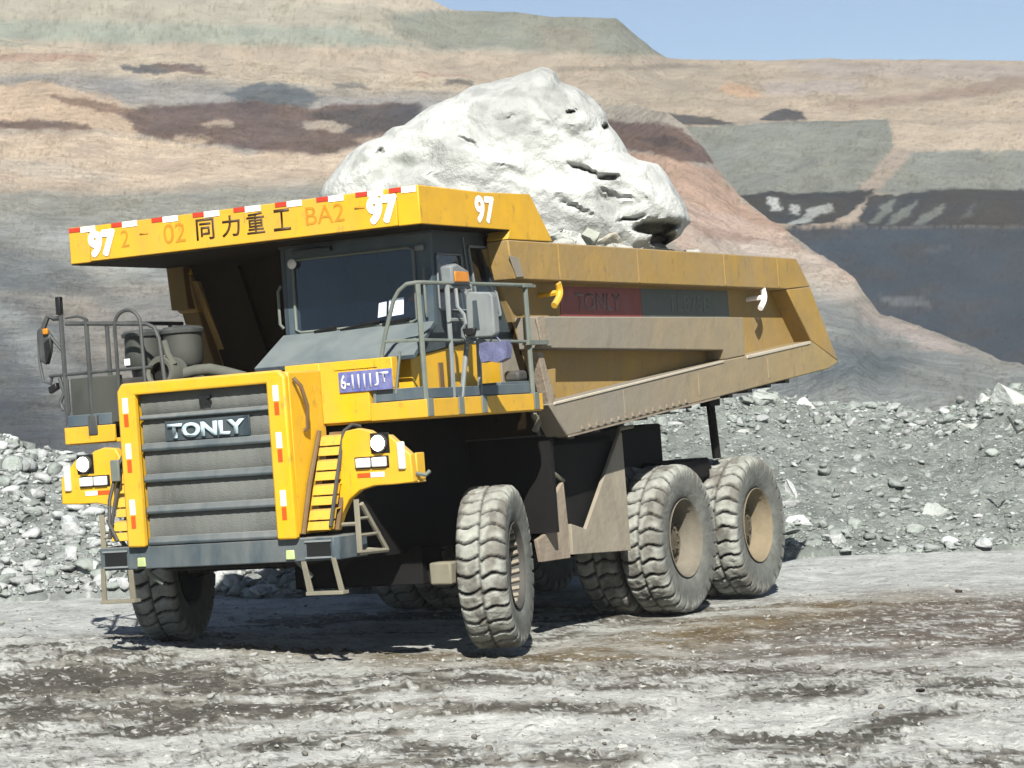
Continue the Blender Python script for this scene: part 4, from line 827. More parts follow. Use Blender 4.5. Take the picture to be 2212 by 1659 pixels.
for y, x in ((-1.26, 1.55), (-0.86, 1.52)):
    ac = empty('air_cleaner', parent=T)
    MB().lathe([(0.15, 0), (0.172, 0.03), (0.178, 0.14), (0.172, 0.27), (0.172, 0.29)], (x, y, 2.76), (0, 0, 1), 32).build('canister', 'cleaner_metal', ac)
    MB().lathe([(0.10, 0.28), (0.195, 0.292), (0.20, 0.32), (0.17, 0.345), (0.06, 0.36)], (x, y, 2.76), (0, 0, 1), 32).build('rain_cap', 'rail_dark', ac)
    MB().lathe([(0.12, -0.07), (0.13, -0.001)], (x, y, 2.76), (0, 0, 1), 24).build('neck', 'badge_black', ac)
    MB().box(x + 0.171, x + 0.18, y - 0.10, y - 0.04, 2.80, 2.86).build('sticker', 'white_mark', ac, bevel=0.01)
m_ = MB(); m_.box(1.2, 1.75, -1.5, -0.5, 2.165, 2.69).build('engine_cover', 'dark_steel', T, bevel=0.02)
m_ = MB(); n = 20; vs = []
m_.lathe([(0.105, -0.02), (0.105, 0.0), (0.095, 0.03), (0.13, 0.04), (0.155, 0.0), (0.15, -0.1), (0.16, -0.2)], (1.92, -0.83, 2.70), (1, 0.08, 0.1), 28, caps=False)
m_.tube([(1.75, -0.72, 2.68), (1.73, -0.60, 2.70), (1.72, -0.45, 2.70), (1.70, -0.30, 2.66), (1.70, -0.1, 2.6)], 0.052, 12); m_.build('intake_pipe', 'dusty_pipe', T)
MB().lathe([(0.106, -0.15), (0.106, -0.06)], (1.92, -0.83, 2.70), (1, 0.08, 0.1), 24).build('pipe_mouth', 'badge_black', T)
MB().tube([(1.9, -0.79, 2.98), (1.9, -0.76, 2.86), (1.9, -0.70, 2.76)], 0.03, 8).build('pipe_elbow', 'dusty_pipe', T)
# ---- dump body
body = empty('dump_body', parent=T)
def side(s):
    # outer rails, ribs (proud) and the recessed wall
    def pr(poly, y0, y1, name, mt, bev=0.012):
        return MB().prism(poly, 'y', s * y0, s * y1).build(name, mt, body, bevel=bev)
    pr([(0.255, 3.66), (-6.69, 3.645), (-7.05, 3.335), (-6.33, 3.295), (0.17, 3.31), (0.235, 3.5)], 1.60, 1.82, 'top_rail', 'yellow_dusty')
    pr([(-0.17, 2.98), (-5.02, 2.98), (-5.0, 2.57), (-4.46, 2.535), (-4.42, 2.635), (-0.22, 2.69)], 1.60, 1.82, 'middle_rail', 'yellow_grey_dust')
    pr([(-0.30, 2.18), (-4.46, 2.532), (-4.999, 2.567), (-6.95, 2.715), (-7.78, 2.47), (-7.43, 2.39), (-0.63, 1.88)], 1.60, 1.822, 'lower_rail', 'yellow_grey_dust')
    pr([(-6.33, 3.292), (-7.048, 3.332), (-7.78, 2.475), (-6.953, 2.72)], 1.60, 1.818, 'rear_post', 'yellow_dusty')
    pr([(0.24, 3.60), (-6.8, 3.60), (-7.6, 2.50), (-0.6, 2.0), (-0.12, 2.97)], 1.54, 1.61, 'side_plate', 'yellow_dusty', 0.0)
    for sx_ in (-0.73, -2.45, -4.6, -6.1): MB().box(sx_ - 0.012, sx_ + 0.012, s * 1.8195, s * 1.828, 3.32, 3.64).build('weld_seam', 'yellow_dusty', body)
    for sx_ in (-1.9, -3.7, -5.6):
        zb = 1.90 + (-sx_ - .63) / 6.8 * 0.50; MB().box(sx_ - 0.012, sx_ + 0.012, s * 1.8215, s * 1.829, zb + 0.05, zb + 0.28).build('weld_seam', 'yellow_grey_dust', body)
    for A_, B_, hh in (((-0.40, 2.19), (-4.38, 2.522), 0.020), ((-5.02, 2.566), (-6.90, 2.708), 0.030)):
        MB().prism([(A_[0], A_[1] - hh), (A_[0], A_[1] + 0.006), (B_[0], B_[1] + 0.006), (B_[0], B_[1] - hh)], 'y', s * 1.815, s * 1.832).build('dusty_ledge', 'ledge_dust', body, bevel=0.006)
    # front end plates of the rails
    pr([(0.27, 3.52), (0.10, 3.50), (0.02, 3.33), (0.16, 3.325)], 1.821, 1.835, 'rail_end', 'yellow_grey_dust', 0.004)
    pr([(-0.15, 2.97), (-0.30, 2.98), (-0.42, 2.71), (-0.23, 2.70)], 1.821, 1.84, 'rail_end', 'mud_plate', 0.004)
    pr([(-0.20, 2.66), (-0.30, 2.66), (-0.62, 1.90), (-0.36, 2.17)], 1.70, 1.80, 'front_rib', 'mud_plate', 0.006)
    pr([(-0.42, 2.50), (-0.74, 2.51), (-0.70, 2.26), (-0.52, 2.22), (-0.40, 2.21)], 1.611, 1.70, 'pivot_plate', 'yellow_dusty', 0.01)
    for hx, mt in ((-0.64, 'yellow_paint'), (-5.60, 'white_tape')):
        pts = arc((hx + 0.115, s * 1.80, 3.225), 0.12, R(120), R(215), 9, (1, 0, 0), (0, 0, 1))
        pts = [(hx - 0.06 + 0.075 * math.sin(math.pi * k / 9) * -1 + 0.11 * (k / 9), s * 1.805, 3.29 - 0.21 * k / 9) for k in range(10)]
        hk = MB().tube(pts, 0.032, 8).tube([(hx - 0.05, s * 1.79, 3.20), (hx - 0.05, s * 1.60, 3.19)], 0.028, 6).build('hook', mt, body)
for s in (1, -1): side(s)
MB().box(-2.90, -1.10, 1.611, 1.616, 2.985, 3.28).build('sticker', 'sticker_red', body)
MB().box(-5.12, -2.905, 1.611, 1.616, 2.985, 3.28).build('sticker', 'sticker_grey', body)
text('TONLY', 'lettering', 'sticker_text', body, (-1.42, 1.617, 3.055), (-1, 0, 0), (0, 0, 1), 0.17, 1.0, 0.002, bold=0.015)
text('TL875B', 'lettering', 'sticker_text_green', body, (-3.55, 1.617, 3.055), (-1, 0, 0), (0, 0, 1), 0.17, 1.05, 0.002, bold=0.0)
# headboard, floor, canopy
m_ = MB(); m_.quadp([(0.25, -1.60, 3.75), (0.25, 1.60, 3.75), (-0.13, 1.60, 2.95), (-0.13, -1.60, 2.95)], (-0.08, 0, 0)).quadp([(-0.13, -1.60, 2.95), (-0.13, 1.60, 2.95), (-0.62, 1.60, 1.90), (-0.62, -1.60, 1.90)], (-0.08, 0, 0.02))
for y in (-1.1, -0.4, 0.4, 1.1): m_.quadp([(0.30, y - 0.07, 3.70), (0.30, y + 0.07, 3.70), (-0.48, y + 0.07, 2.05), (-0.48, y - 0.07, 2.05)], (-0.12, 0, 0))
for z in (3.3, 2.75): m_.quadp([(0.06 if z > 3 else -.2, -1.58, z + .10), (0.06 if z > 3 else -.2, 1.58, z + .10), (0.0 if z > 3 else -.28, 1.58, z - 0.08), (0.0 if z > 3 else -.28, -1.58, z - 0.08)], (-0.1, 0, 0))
m_.build('headboard', 'under_shade', body)  # canopy shade on the headboard is put into its dark colour
MB().box(0.10, 1.795, -1.815, 1.815, 3.742, 3.7485).build('canopy_shade_sheet', 'under_shade', body)  # dark sheet added below the canopy, shade painted in its colour
for s in (1, -1):
    MB().prism([(0.34, 3.755), (0.30, 3.34), (0.14, 3.34), (0.0, 2.98), (-0.18, 2.6), (-0.38, 2.6), (0.12, 3.755)], 'y', s * 1.62, s * 1.815).build('headboard_flange', 'flange_dark', body, bevel=0.01) if s < 0 else None
m_ = MB(); m_.prism([(-0.62, 1.89), (-7.42, 2.40), (-7.5, 2.48), (-0.6, 1.99)], 'y', -1.599, 1.599)
for k in range(12):
    x = -0.9 - k * 0.56; z = 1.89 + (-x - .62) / 6.8 * 0.51
    m_.box(x - 0.06, x + 0.06, -1.45, 1.45, z - 0.11, z - 0.002 + .015)
for y in (-0.5, 0.5): m_.prism([(-0.7, 1.72), (-6.9, 2.22), (-6.9, 2.36), (-0.7, 1.89)], 'y', y - 0.12, y + 0.12)
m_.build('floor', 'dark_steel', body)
m_ = MB(); m_.prism([(-0.66, 1.868), (-4.2, 2.134), (-4.2, 2.15), (-0.66, 1.884)], 'y', 1.70, 1.832)
for k in range(16): m_.box(-0.98 - k * 0.16, -0.92 - k * 0.16, 1.823, 1.838, 1.93 + k * 0.012, 1.965 + k * 0.012)
m_.build('bottom_strip', 'mud_plate', body)
cn = MB(); cn.prism([(1.80, 3.755), (1.80, 4.075), (0.66, 4.062), (-0.06, 4.075), (0.16, 3.755)], 'y', -1.60, 1.60)
canopy = cn.build('canopy', 'yellow_canopy', body, bevel=0.01)
for s in (1, -1):
    MB().prism([(1.80, 3.75), (1.80, 4.08), (0.66, 4.066), (-0.24, 4.09), (-0.64, 3.665), (0.26, 3.665), (0.20, 3.75)], 'y', s * 1.602, s * 1.82).build('canopy_side', 'yellow_canopy', body, bevel=0.01)
CX = 1.802
y = -1.81; k = 0
tapes = [(-1.81, -1.68, 'red_tape'), (-1.68, -1.52, 'white_tape'), (-1.34, -1.22, 'red_tape'), (-1.22, -1.06, 'white_tape'), (-0.90, -0.78, 'red_tape'), (-0.78, -0.62, 'white_tape'), (-0.46, -0.34, 'red_tape'), (-0.34, -0.18, 'white_tape'), (-0.03, 0.09, 'red_tape'), (0.09, 0.25, 'white_tape'), (0.40, 0.52, 'red_tape'), (0.52, 0.67, 'white_tape'), (0.82, 0.94, 'red_tape'), (0.94, 1.09, 'white_tape'), (1.21, 1.33, 'red_tape'), (1.33, 1.48, 'white_tape'), (1.54, 1.66, 'red_tape'), (1.66, 1.80, 'white_tape')]
for a_, b_, mt in tapes:
    MB().box(CX, CX + 0.004, a_, b_, 4.035 - (0.012 if mt[0] == 'w' else 0), 4.074).build(mt, mt, canopy)
def fat_text(origin, right, h_, w_, rad, par):
    R_ = Vector(right); nn = R_.cross(Vector((0, 0, 1))); obs = []
    for k in range(9):
        t = 2 * math.pi * k / 8; q = Vector(origin) + (R_ * math.cos(t) * rad + Vector((0, 0, 1)) * math.sin(t) * rad if k else Vector((0, 0, 0))) + nn * (0.0003 * k)
        o_ = text('97', 'tmp', 'white_mark', None, q, right, (0, 0, 1), h_, w_, 0.002); o_.modifiers.clear(); obs.append(o_)
    mb = MB()
    for o_ in obs:
        mb.add([v.co[:] for v in o_.data.vertices], [list(p.vertices) for p in o_.data.polygons]); me_ = o_.data; bpy.data.objects.remove(o_); bpy.data.meshes.remove(me_)
    return mb.build('fleet_number', 'white_mark', par, smooth=False)
def fr_text(b_, y0, z0, h_, w_, mt, dx=0.0, bold=0.0, nm='lettering'): return text(b_, nm, mt, canopy, (CX + dx, y0, z0), (0, 1, 0), (0, 0, 1), h_, w_, 0.002, bold=bold)
fr_text('2', -1.245, 3.85, 0.15, 0.085, 'faded_red')
fr_text('-', -1.04, 3.94, 0.014, 0.09, 'faded_red', bold=0.01)
fr_text('02', -0.785, 3.835, 0.17, 0.235, 'faded_red')
for ch, y0, w_ in (('同', -0.435, 0.19), ('力', -0.165, 0.19), ('重', 0.095, 0.185), ('工', 0.37, 0.175)):
    fr_text(ch, y0, 3.83, 0.185, w_, 'black_letter', bold=0.012)
fr_text('BA2', 0.70, 3.85, 0.155, 0.385, 'faded_red')
fr_text('-', 1.19, 3.935, 0.016, 0.10, 'faded_red', bold=0.01)
fat_text((CX + 0.005, -1.585, 3.805), (0, 1, 0), 0.205, 0.265, 0.019, canopy)
fat_text((CX + 0.005, 1.33, 3.805), (0, 1, 0), 0.205, 0.265, 0.019, canopy)
fat_text((0.82, 1.823, 3.805), (-1, 0, 0), 0.215, 0.33, 0.014, canopy)
# ---- chassis, tank, plates
ch = MB()
for s in (1, -1): ch.box(-6.9, 2.2, s * 0.36, s * 0.50, 0.95, 1.35)
for x in (1.6, -0.6, -2.3, -4.4, -6.6): ch.box(x - 0.1, x + 0.1, -0.36, 0.36, 1.0, 1.3)
ch.box(-3.55, -3.25, -1.3, 1.3, 0.62, 0.88).box(-5.47, -5.17, -1.3, 1.3, 0.62, 0.88).box(0.30, 0.52, -1.7, -0.45, 0.86, 1.0).box(0.22, 0.60, -0.45, 0.9, 0.66, 1.0).box(0.30, 0.52, 0.9, 1.2, 0.66, 0.84)
ch.build('chassis', 'black_steel', T, bevel=0.01)
MB().box(-0.1, 2.19, -0.62, 0.70, 0.98, 2.12).box(2.0, 2.35, -0.6, 0.6, 0.98, 1.2).build('engine', 'black_steel', T, bevel=0.05)
MB().box(-0.72, -0.66, 0.5, 1.62, 1.0, 2.12).build('splash_guard', 'black_steel', T)
MB().box(-0.72, -0.66, -1.7, -0.5, 1.0, 2.12).build('splash_guard', 'black_steel', T)
for s in (1, -1): MB().box(-0.66, 1.9, s * 0.70, s * 0.76, 0.95, 2.12).build('inner_fender', 'black_steel', T)
MB().box(-2.45, -0.95, 0.60, 1.44, 0.75, 1.85).build('fuel_tank', 'black_steel', T, bevel=0.06)
MB().box(-2.45, -0.95, -1.44, -0.60, 0.75, 1.85).build('hydraulic_tank', 'black_steel', T, bevel=0.06)
MB().box(-4.55, -2.5, -0.95, 0.98, 0.95, 1.92).build('hoist_frame', 'black_steel', T, bevel=0.03)
for s in (1, -1): MB().box(-4.85, -3.95, s * 0.98, s * 1.38, 1.30, 1.52).build('rocker_beam', 'black_steel', T, bevel=0.03)
MB().prism([(-0.55, 0.74), (-0.50, 0.95), (-0.72, 1.0), (-0.80, 1.22), (-0.93, 1.34), (-1.12, 1.46), (-1.15, 1.05), (-1.15, 0.73)], 'y', 1.46, 1.50).build('mud_guard', 'mud_plate', T, bevel=0.006)
MB().prism([(-1.17, 0.76), (-1.17, 1.05), (-1.48, 0.98), (-2.38, 1.86), (-2.43, 1.86), (-2.44, 0.70)], 'y', 1.48, 1.52).build('side_shield', 'dusty_plate', T, bevel=0.006)
MB().tube([(-0.72, 1.5, 1.62), (-1.14, 1.49, 1.46)], 0.02, 6).tube([(-2.38, 1.5, 1.84), (-2.42, 1.5, 1.90), (-2.72, 1.5, 1.915)], 0.022, 6).build('shield_bracket', 'step_steel', T)
for s in (1, -1):
    er = MB().tube([(-4.88, s * 1.42, 2.10), (-4.95, s * 1.42, 1.50)], 0.05, 8).box(-5.02, -4.74, s * 1.36, s * 1.48, 2.06, 2.20).build('rock_ejector', 'black_steel', T, bevel=0.01)
MB().box(0.62, 0.80, 1.08, 1.30, 0.66, 0.86).build('steering_knuckle', 'step_steel', T, bevel=0.02)
MB().tube([(-0.30, 1.66, 2.10), (-0.34, 1.68, 2.02), (-0.28, 1.67, 1.95)], 0.03, 6).build('hose_fitting', 'step_steel', T)
MB().tube([(-0.25, 1.6, 2.2), (-0.38, 1.66, 2.05), (-0.5, 1.62, 2.2), (-0.55, 1.6, 2.35)], 0.016, 6).tube([(-0.2, 1.5, 2.3), (-0.42, 1.6, 2.1), (-0.46, 1.62, 1.9)], 0.02, 6).build('hose', 'rail_dark', T)
# ---- wheels
def tyre_mesh():
    prof = [(-0.12, 0.375), (-0.165, 0.385), (-0.195, 0.43), (-0.215, 0.49), (-0.225, 0.55), (-0.222, 0.61), (-0.213, 0.655), (-0.203, 0.685), (-0.185, 0.700), (-0.165, 0.704)] + [(-0.14 + 0.02 * k, 0.706) for k in range(15)]
    prof += [(-a_, r_) for a_, r_ in prof[:10][::-1]]
    prof = np.array(prof); npf = len(prof); NL = 30; nt = NL * 14
    th = np.arange(nt) / nt * 2 * math.pi; A_, TH = np.meshgrid(prof[:, 0], th); RR = np.broadcast_to(prof[:, 1], A_.shape)
    side_ = np.sign(A_ + 1e-9); ph = TH / (2 * math.pi) * NL + np.where(side_ > 0, 0.0, 0.5) + 0.35 * np.sin(np.clip(np.abs(A_) / 0.2, 0, 1) * 2.6) * side_ * -1 + 0.08 * fbm(TH * 9, A_ * 12, o=2)
    f = np.abs((ph % 1) - 0.5); lug = sstep(0.425, 0.385, f)
    lat = sstep(0.004, 0.016, np.abs(A_)); sho = sstep(0.60, 0.66, RR)
    L_ = np.maximum(lug * lat, 0.45 * (1 - lat)) * sho
    out = 0.042 * L_
    wear = 0.010 * fbm(TH * 20, A_ * 30, o=3) * sho
    hr_ = np.where(np.abs(A_) > 0.2, 0.55, 1.0)
    r2 = RR + (out + wear) * hr_; a2 = A_ + np.sign(A_) * out * np.where(np.abs(A_) > 0.19, 0.35, 0)
    V = np.stack([r2 * np.cos(TH), a2, r2 * np.sin(TH)], -1).reshape(-1, 3)
    i = np.arange(nt)[:, None]; j = np.arange(npf - 1)[None]; q = np.stack([i * npf + j, i * npf + j + 1, ((i + 1) % nt) * npf + j + 1, ((i + 1) % nt) * npf + j], -1).reshape(-1, 4)
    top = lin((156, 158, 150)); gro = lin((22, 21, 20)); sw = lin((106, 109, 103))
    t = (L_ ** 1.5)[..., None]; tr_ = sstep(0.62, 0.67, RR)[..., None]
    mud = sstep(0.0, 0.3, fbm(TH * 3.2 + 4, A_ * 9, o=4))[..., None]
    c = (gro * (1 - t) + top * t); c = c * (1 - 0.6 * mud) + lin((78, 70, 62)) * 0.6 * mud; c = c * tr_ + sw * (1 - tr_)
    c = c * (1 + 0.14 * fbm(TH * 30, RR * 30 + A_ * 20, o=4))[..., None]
    return V, q, np.clip(c, 0.01, 0.9).reshape(-1, 3)
TV, TQ, TC = tyre_mesh()
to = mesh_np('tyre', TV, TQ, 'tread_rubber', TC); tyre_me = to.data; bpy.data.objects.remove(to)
def rim(front):
    m_ = MB(); ax = (0, 1, 0)
    if front:
        m_.lathe([(0.38, 0.165), (0.402, 0.20), (0.395, 0.205), (0.375, 0.18), (0.365, -0.02), (0.34, -0.06), (0.25, -0.05), (0.21, 0.0), (0.19, 0.09), (0.14, 0.12), (0.05, 0.13), (0.001, 0.13)], (0, 0, 0), ax, 40, caps=False)
    else:
        m_.lathe([(0.38, 0.165), (0.402, 0.195), (0.395, 0.20), (0.378, 0.18), (0.37, 0.12), (0.35, 0.10), (0.34, 0.02), (0.33, -0.02)], (0, 0, 0), ax, 40, caps=False)
    m_.lathe([(0.38, -0.165), (0.402, -0.20), (0.395, -0.20), (0.375, -0.17), (0.35, -0.12), (0.02, -0.125)], (0, 0, 0), ax, 32, caps=False)
    m_.lathe([(0.376, -0.16), (0.376, 0.16)], (0, 0, 0), ax, 32, caps=False)
    o = m_.build('rim', 'rim_paint' , None); me = o.data; bpy.data.objects.remove(o); return me
RIMF, RIMR = rim(True), rim(False); RIMF.materials.clear(); RIMF.materials.append(MATS['dark_steel'])
m_ = MB()
for k in range(26):
    t = 2 * math.pi * k / 26; t2 = t + 0.10; m_.tube([(0.36 * math.cos(t), 0.15, 0.36 * math.sin(t)), (0.345 * math.cos(t2), 0.0, 0.345 * math.sin(t2))], 0.022, 6)
for k in range(16):
    t = 2 * math.pi * k / 16; m_.tube([(0.26 * math.cos(t), -0.05, 0.26 * math.sin(t)), (0.25 * math.cos(t), 0.06, 0.25 * math.sin(t))], 0.02, 6)
o = m_.build('wheel_studs', 'dusty_plate', None); STUDS = o.data; bpy.data.objects.remove(o)
m_ = MB(); m_.lathe([(0.331, -0.02), (0.30, -0.045), (0.22, -0.05), (0.19, -0.03), (0.17, 0.03), (0.13, 0.045), (0.05, 0.045), (0.001, 0.045)], (0, 0, 0), (0, 1, 0), 40, caps=False)
for k in range(12):
    t = 2 * math.pi * k / 12; m_.tube([(0.25 * math.cos(t), -0.05, 0.25 * math.sin(t)), (0.25 * math.cos(t), 0.0, 0.25 * math.sin(t))], 0.022, 6)
for k in range(8):
    t = 2 * math.pi * k / 8; m_.tube([(0.11 * math.cos(t), 0.04, 0.11 * math.sin(t)), (0.11 * math.cos(t), 0.065, 0.11 * math.sin(t))], 0.014, 6)
o = m_.build('hub', 'hub_shade', None); HUB = o.data; bpy.data.objects.remove(o)
def wheel(x, y, z, rotz, spin, front, gold=False):
    wv = empty('wheel', (x, y, z), T); wv.rotation_euler = (0, spin, 0); wv.rotation_euler = (Matrix.Rotation(rotz, 4, 'Z') @ Matrix.Rotation(spin, 4, 'Y')).to_euler()
    if front: wv.scale = (0.965, 0.965, 0.965)
    t = bpy.data.objects.new('tyre', tyre_me); col.objects.link(t); t.parent = wv
    rm = bpy.data.objects.new('rim', RIMF if front else RIMR); col.objects.link(rm); rm.parent = wv
    if not front:
        so = bpy.data.objects.new('hub', HUB); col.objects.link(so); so.parent = wv
    if front:
        so = bpy.data.objects.new('wheel_studs', STUDS); col.objects.link(so); so.parent = wv
        MB().lathe([(0.372, -0.175), (0.372, -0.19), (0.30, -0.215), (0.15, -0.22), (0.12, -0.36), (0.001, -0.36)], (0, 0, 0), (0, 1, 0), 32, caps=False).build('shade_drum', 'black_steel', wv)  # dark drum added to black out the inner rim, which lies in shadow
    if gold:
        rm.data = rm.data.copy(); rm.data.materials.clear(); rm.data.materials.append(MATS['rim_gold'])
WS = [(0.30, 1.48, R(17), 0.3, 1, 0), (0.42, -1.93, R(197), 0.9, 1, 0),
      (-3.40, 1.495, 0, 0.5, 0, 0), (-3.40, 0.98, 0, 1.1, 0, 0), (-5.31, 1.495, 0, 1.9, 0, 1), (-5.31, 0.98, 0, 0.2, 0, 0),
      (-3.40, -1.495, R(180), 0.7, 0, 0), (-3.40, -0.98, R(180), 1.4, 0, 0), (-5.31, -1.495, R(180), 1.3, 0, 0), (-5.31, -0.98, R(180), 0.4, 0, 0)]
for x, y, rz, sp, fr2, gd in WS:
    gz = float(ground_z(np.array([x]), np.array([y]))[0])
    z = {(-3.40, 1.495): 0.745, (-3.40, 0.98): 0.745, (-5.31, 1.495): 0.745, (-5.31, 0.98): 0.745, (0.30, 1.48): 0.77}.get((x, y), gz + 0.725)
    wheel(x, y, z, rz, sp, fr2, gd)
# ================================================================== LOAD
def boulder():
    sil = [(694, 425), (700, 405), (735, 362), (752, 338), (789, 313), (825, 300), (847, 280), (872, 276), (905, 253), (980, 216), (1020, 192), (1063, 183), (1110, 172), (1146, 160), (1171, 151), (1200, 161), (1212, 183), (1254, 199), (1285, 222), (1308, 249), (1313, 272), (1332, 292), (1350, 322), (1354, 336), (1383, 353), (1424, 361), (1445, 388), (1461, 419), (1478, 445), (1490, 481), (1480, 492), (1466, 512), (1440, 528), (1400, 560), (1320, 600), (1200, 640), (1000, 640), (800, 560), (700, 470)]
    cx, cy, k = 1090, 395, 26.9 / 5617.55
    pts = np.array([((x - cx) * k, (cy - y) * k) for x, y in sil]); ang = np.arctan2(pts[:, 1], pts[:, 0]); rad = np.hypot(pts[:, 0], pts[:, 1]); o = np.argsort(ang); ang, rad = ang[o], rad[o]
    V, F = ico(7)
    na, nb, nc = V[:, 0], V[:, 1], V[:, 2]; th = np.arctan2(nb, na); rho = np.hypot(na, nb)
    rr = np.interp(th, np.r_[ang[-1] - 2 * math.pi, ang, ang[0] + 2 * math.pi], np.r_[rad[-1], rad, rad[0]])
    th_s = (np.interp(th + .25, np.r_[ang[-1] - 2 * math.pi, ang, ang[0] + 2 * math.pi], np.r_[rad[-1], rad, rad[0]]) + np.interp(th - .25, np.r_[ang[-1] - 2 * math.pi, ang, ang[0] + 2 * math.pi], np.r_[rad[-1], rad, rad[0]])) / 2
    rr = rr * sstep(0.3, 0.9, rho) + th_s * (1 - sstep(0.3, 0.9, rho))
    a = rr * rho ** 0.9 * np.cos(th); b = rr * rho ** 0.9 * np.sin(th)
    c = 1.25 * np.sign(nc) * np.abs(nc) ** 0.75
    # facets on the faces towards and away from the viewer
    fr_ = sstep(0.98, 0.6, rho)
    r = np.random.default_rng(12)
    d = np.zeros_like(a)
    # flake-like strata dipping to the right
    u = (a * 0.30 + b * 0.95) * 3.0 + 0.9 * fbm(a * 0.8, b * 0.8, c * 0.8, o=4); st = np.abs((u % 1) - 0.5) * 2
    d += fr_ * 0.045 * (sstep(0.0, 0.5, st) - 1) * sstep(-0.2, 0.5, fbm(a * 0.9 + 3, b * 1.6, c * .5, o=3) + 0.45 * a / 1.9)
    d += fr_ * 0.12 * fbm(a * 0.55, b * 0.7, c * 0.5, o=2, g=0.5) + 0.035 * fbm(a * 2.2, b * 3.6, c * 2.2, o=5, g=0.62)
    ca_, sa_ = math.cos(math.radians(-20)), math.sin(math.radians(-20))
    for K, amp, gr_, st_, wrp in ((30, 0.26, 0.34, 0.05, 0.16), (160, 0.30, 0.42, 0.035, 0.07)):
        S = np.column_stack([r.uniform(-2.1, 2.1, K), r.uniform(-1.3, 1.3, K), r.uniform(-1.2, 1.2, K)]); G = r.normal(0, gr_, (K, 2)); H = r.uniform(-st_, st_, K)
        wa, wb = a + wrp * fbm(a * 2, b * 2, c * 2, o=3), b + wrp * fbm(a * 2 + 9, b * 2, c * 2, o=3)
        d1 = np.full(len(a), 9.0); d2 = d1.copy(); v1_ = np.zeros(len(a)); v2_ = v1_.copy()
        for q in range(K):
            x_, y_ = wa - S[q, 0], wb - S[q, 1]; u_ = (x_ * ca_ + y_ * sa_) / 1.5; w2 = (-x_ * sa_ + y_ * ca_) * 1.25
            D_ = np.sqrt(u_ ** 2 + w2 ** 2 + ((c - S[q, 2]) * 0.6) ** 2); val = H[q] + G[q, 0] * (a - S[q, 0]) + G[q, 1] * (b - S[q, 1])
            m1 = D_ < d1; m2 = (~m1) & (D_ < d2)
            v2_ = np.where(m1, v1_, np.where(m2, val, v2_)); d2 = np.where(m1, d1, np.where(m2, D_, d2)); v1_ = np.where(m1, val, v1_); d1 = np.where(m1, D_, d1)
        k_ = 0.5 + 0.5 * sstep(0, 0.05, d2 - d1); d += fr_ * amp * (v1_ * k_ + v2_ * (1 - k_))
    nrmc = np.sign(nc)
    def carve(px, py, ax_, by_, deg, dep, jag=0.25):
        X0, Y0 = (px - cx) * k, (cy - py) * k; t = math.radians(deg); da, db = a - X0, b - Y0
        da = da + 0.05 * fbm(a * 3, b * 3, o=2); db = db + 0.035 * fbm(a * 3 + 5, b * 3, o=2) + 0.010 * fbm(a * 14, b * 14, o=2)
        e = np.hypot((da * math.cos(t) + db * math.sin(t)) / (ax_ * k), (-da * math.sin(t) + db * math.cos(t)) / (by_ * k)); return sstep(1.05, 0.55, e) * dep * (nc > 0)
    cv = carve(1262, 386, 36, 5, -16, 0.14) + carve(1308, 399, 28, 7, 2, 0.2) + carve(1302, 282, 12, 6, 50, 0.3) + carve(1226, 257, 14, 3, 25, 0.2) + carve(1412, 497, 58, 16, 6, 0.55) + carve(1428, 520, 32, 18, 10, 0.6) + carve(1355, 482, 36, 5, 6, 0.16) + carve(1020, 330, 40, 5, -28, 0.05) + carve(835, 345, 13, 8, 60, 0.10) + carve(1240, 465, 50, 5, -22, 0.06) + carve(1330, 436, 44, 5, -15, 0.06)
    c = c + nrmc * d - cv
    P = CAM + 0 * a[:, None]; dirc = px_dir(np.array(float(cx)), np.array(float(cy))); dirc = dirc / (dirc @ FW); C0 = CAM + dirc * 26.9
    Vw = C0 + a[:, None] * RT + b[:, None] * UP - c[:, None] * FW
    n0 = V[:, :1] * RT + V[:, 1:2] * UP - V[:, 2:3] * FW
    Vw = Vw + n0 * (0.02 * fbm(a * 7, b * 7, c * 7, o=4))[:, None] * (1.0)
    base = np.array([float(C0[0]), float(C0[1]), float(Vw[:, 2].min())])
    g1 = fbm(a * 1.2, b * 2.0, c, o=5, g=0.6); g2 = fbm(a * 4, b * 6, c * 4, o=4)
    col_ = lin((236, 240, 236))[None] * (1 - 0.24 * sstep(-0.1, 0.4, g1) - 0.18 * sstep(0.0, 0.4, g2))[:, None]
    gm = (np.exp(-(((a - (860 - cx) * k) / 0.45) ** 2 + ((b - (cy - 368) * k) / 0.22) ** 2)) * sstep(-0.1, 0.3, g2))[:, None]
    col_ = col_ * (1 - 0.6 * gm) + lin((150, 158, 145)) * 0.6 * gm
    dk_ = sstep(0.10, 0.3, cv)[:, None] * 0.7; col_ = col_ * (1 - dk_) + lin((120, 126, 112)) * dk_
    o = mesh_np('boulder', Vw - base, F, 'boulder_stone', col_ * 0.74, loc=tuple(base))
    o.data.set_sharp_from_angle(angle=R(50))
    tag(o, 'huge white boulder with dark clefts filling the truck bed', 'boulder')
boulder()
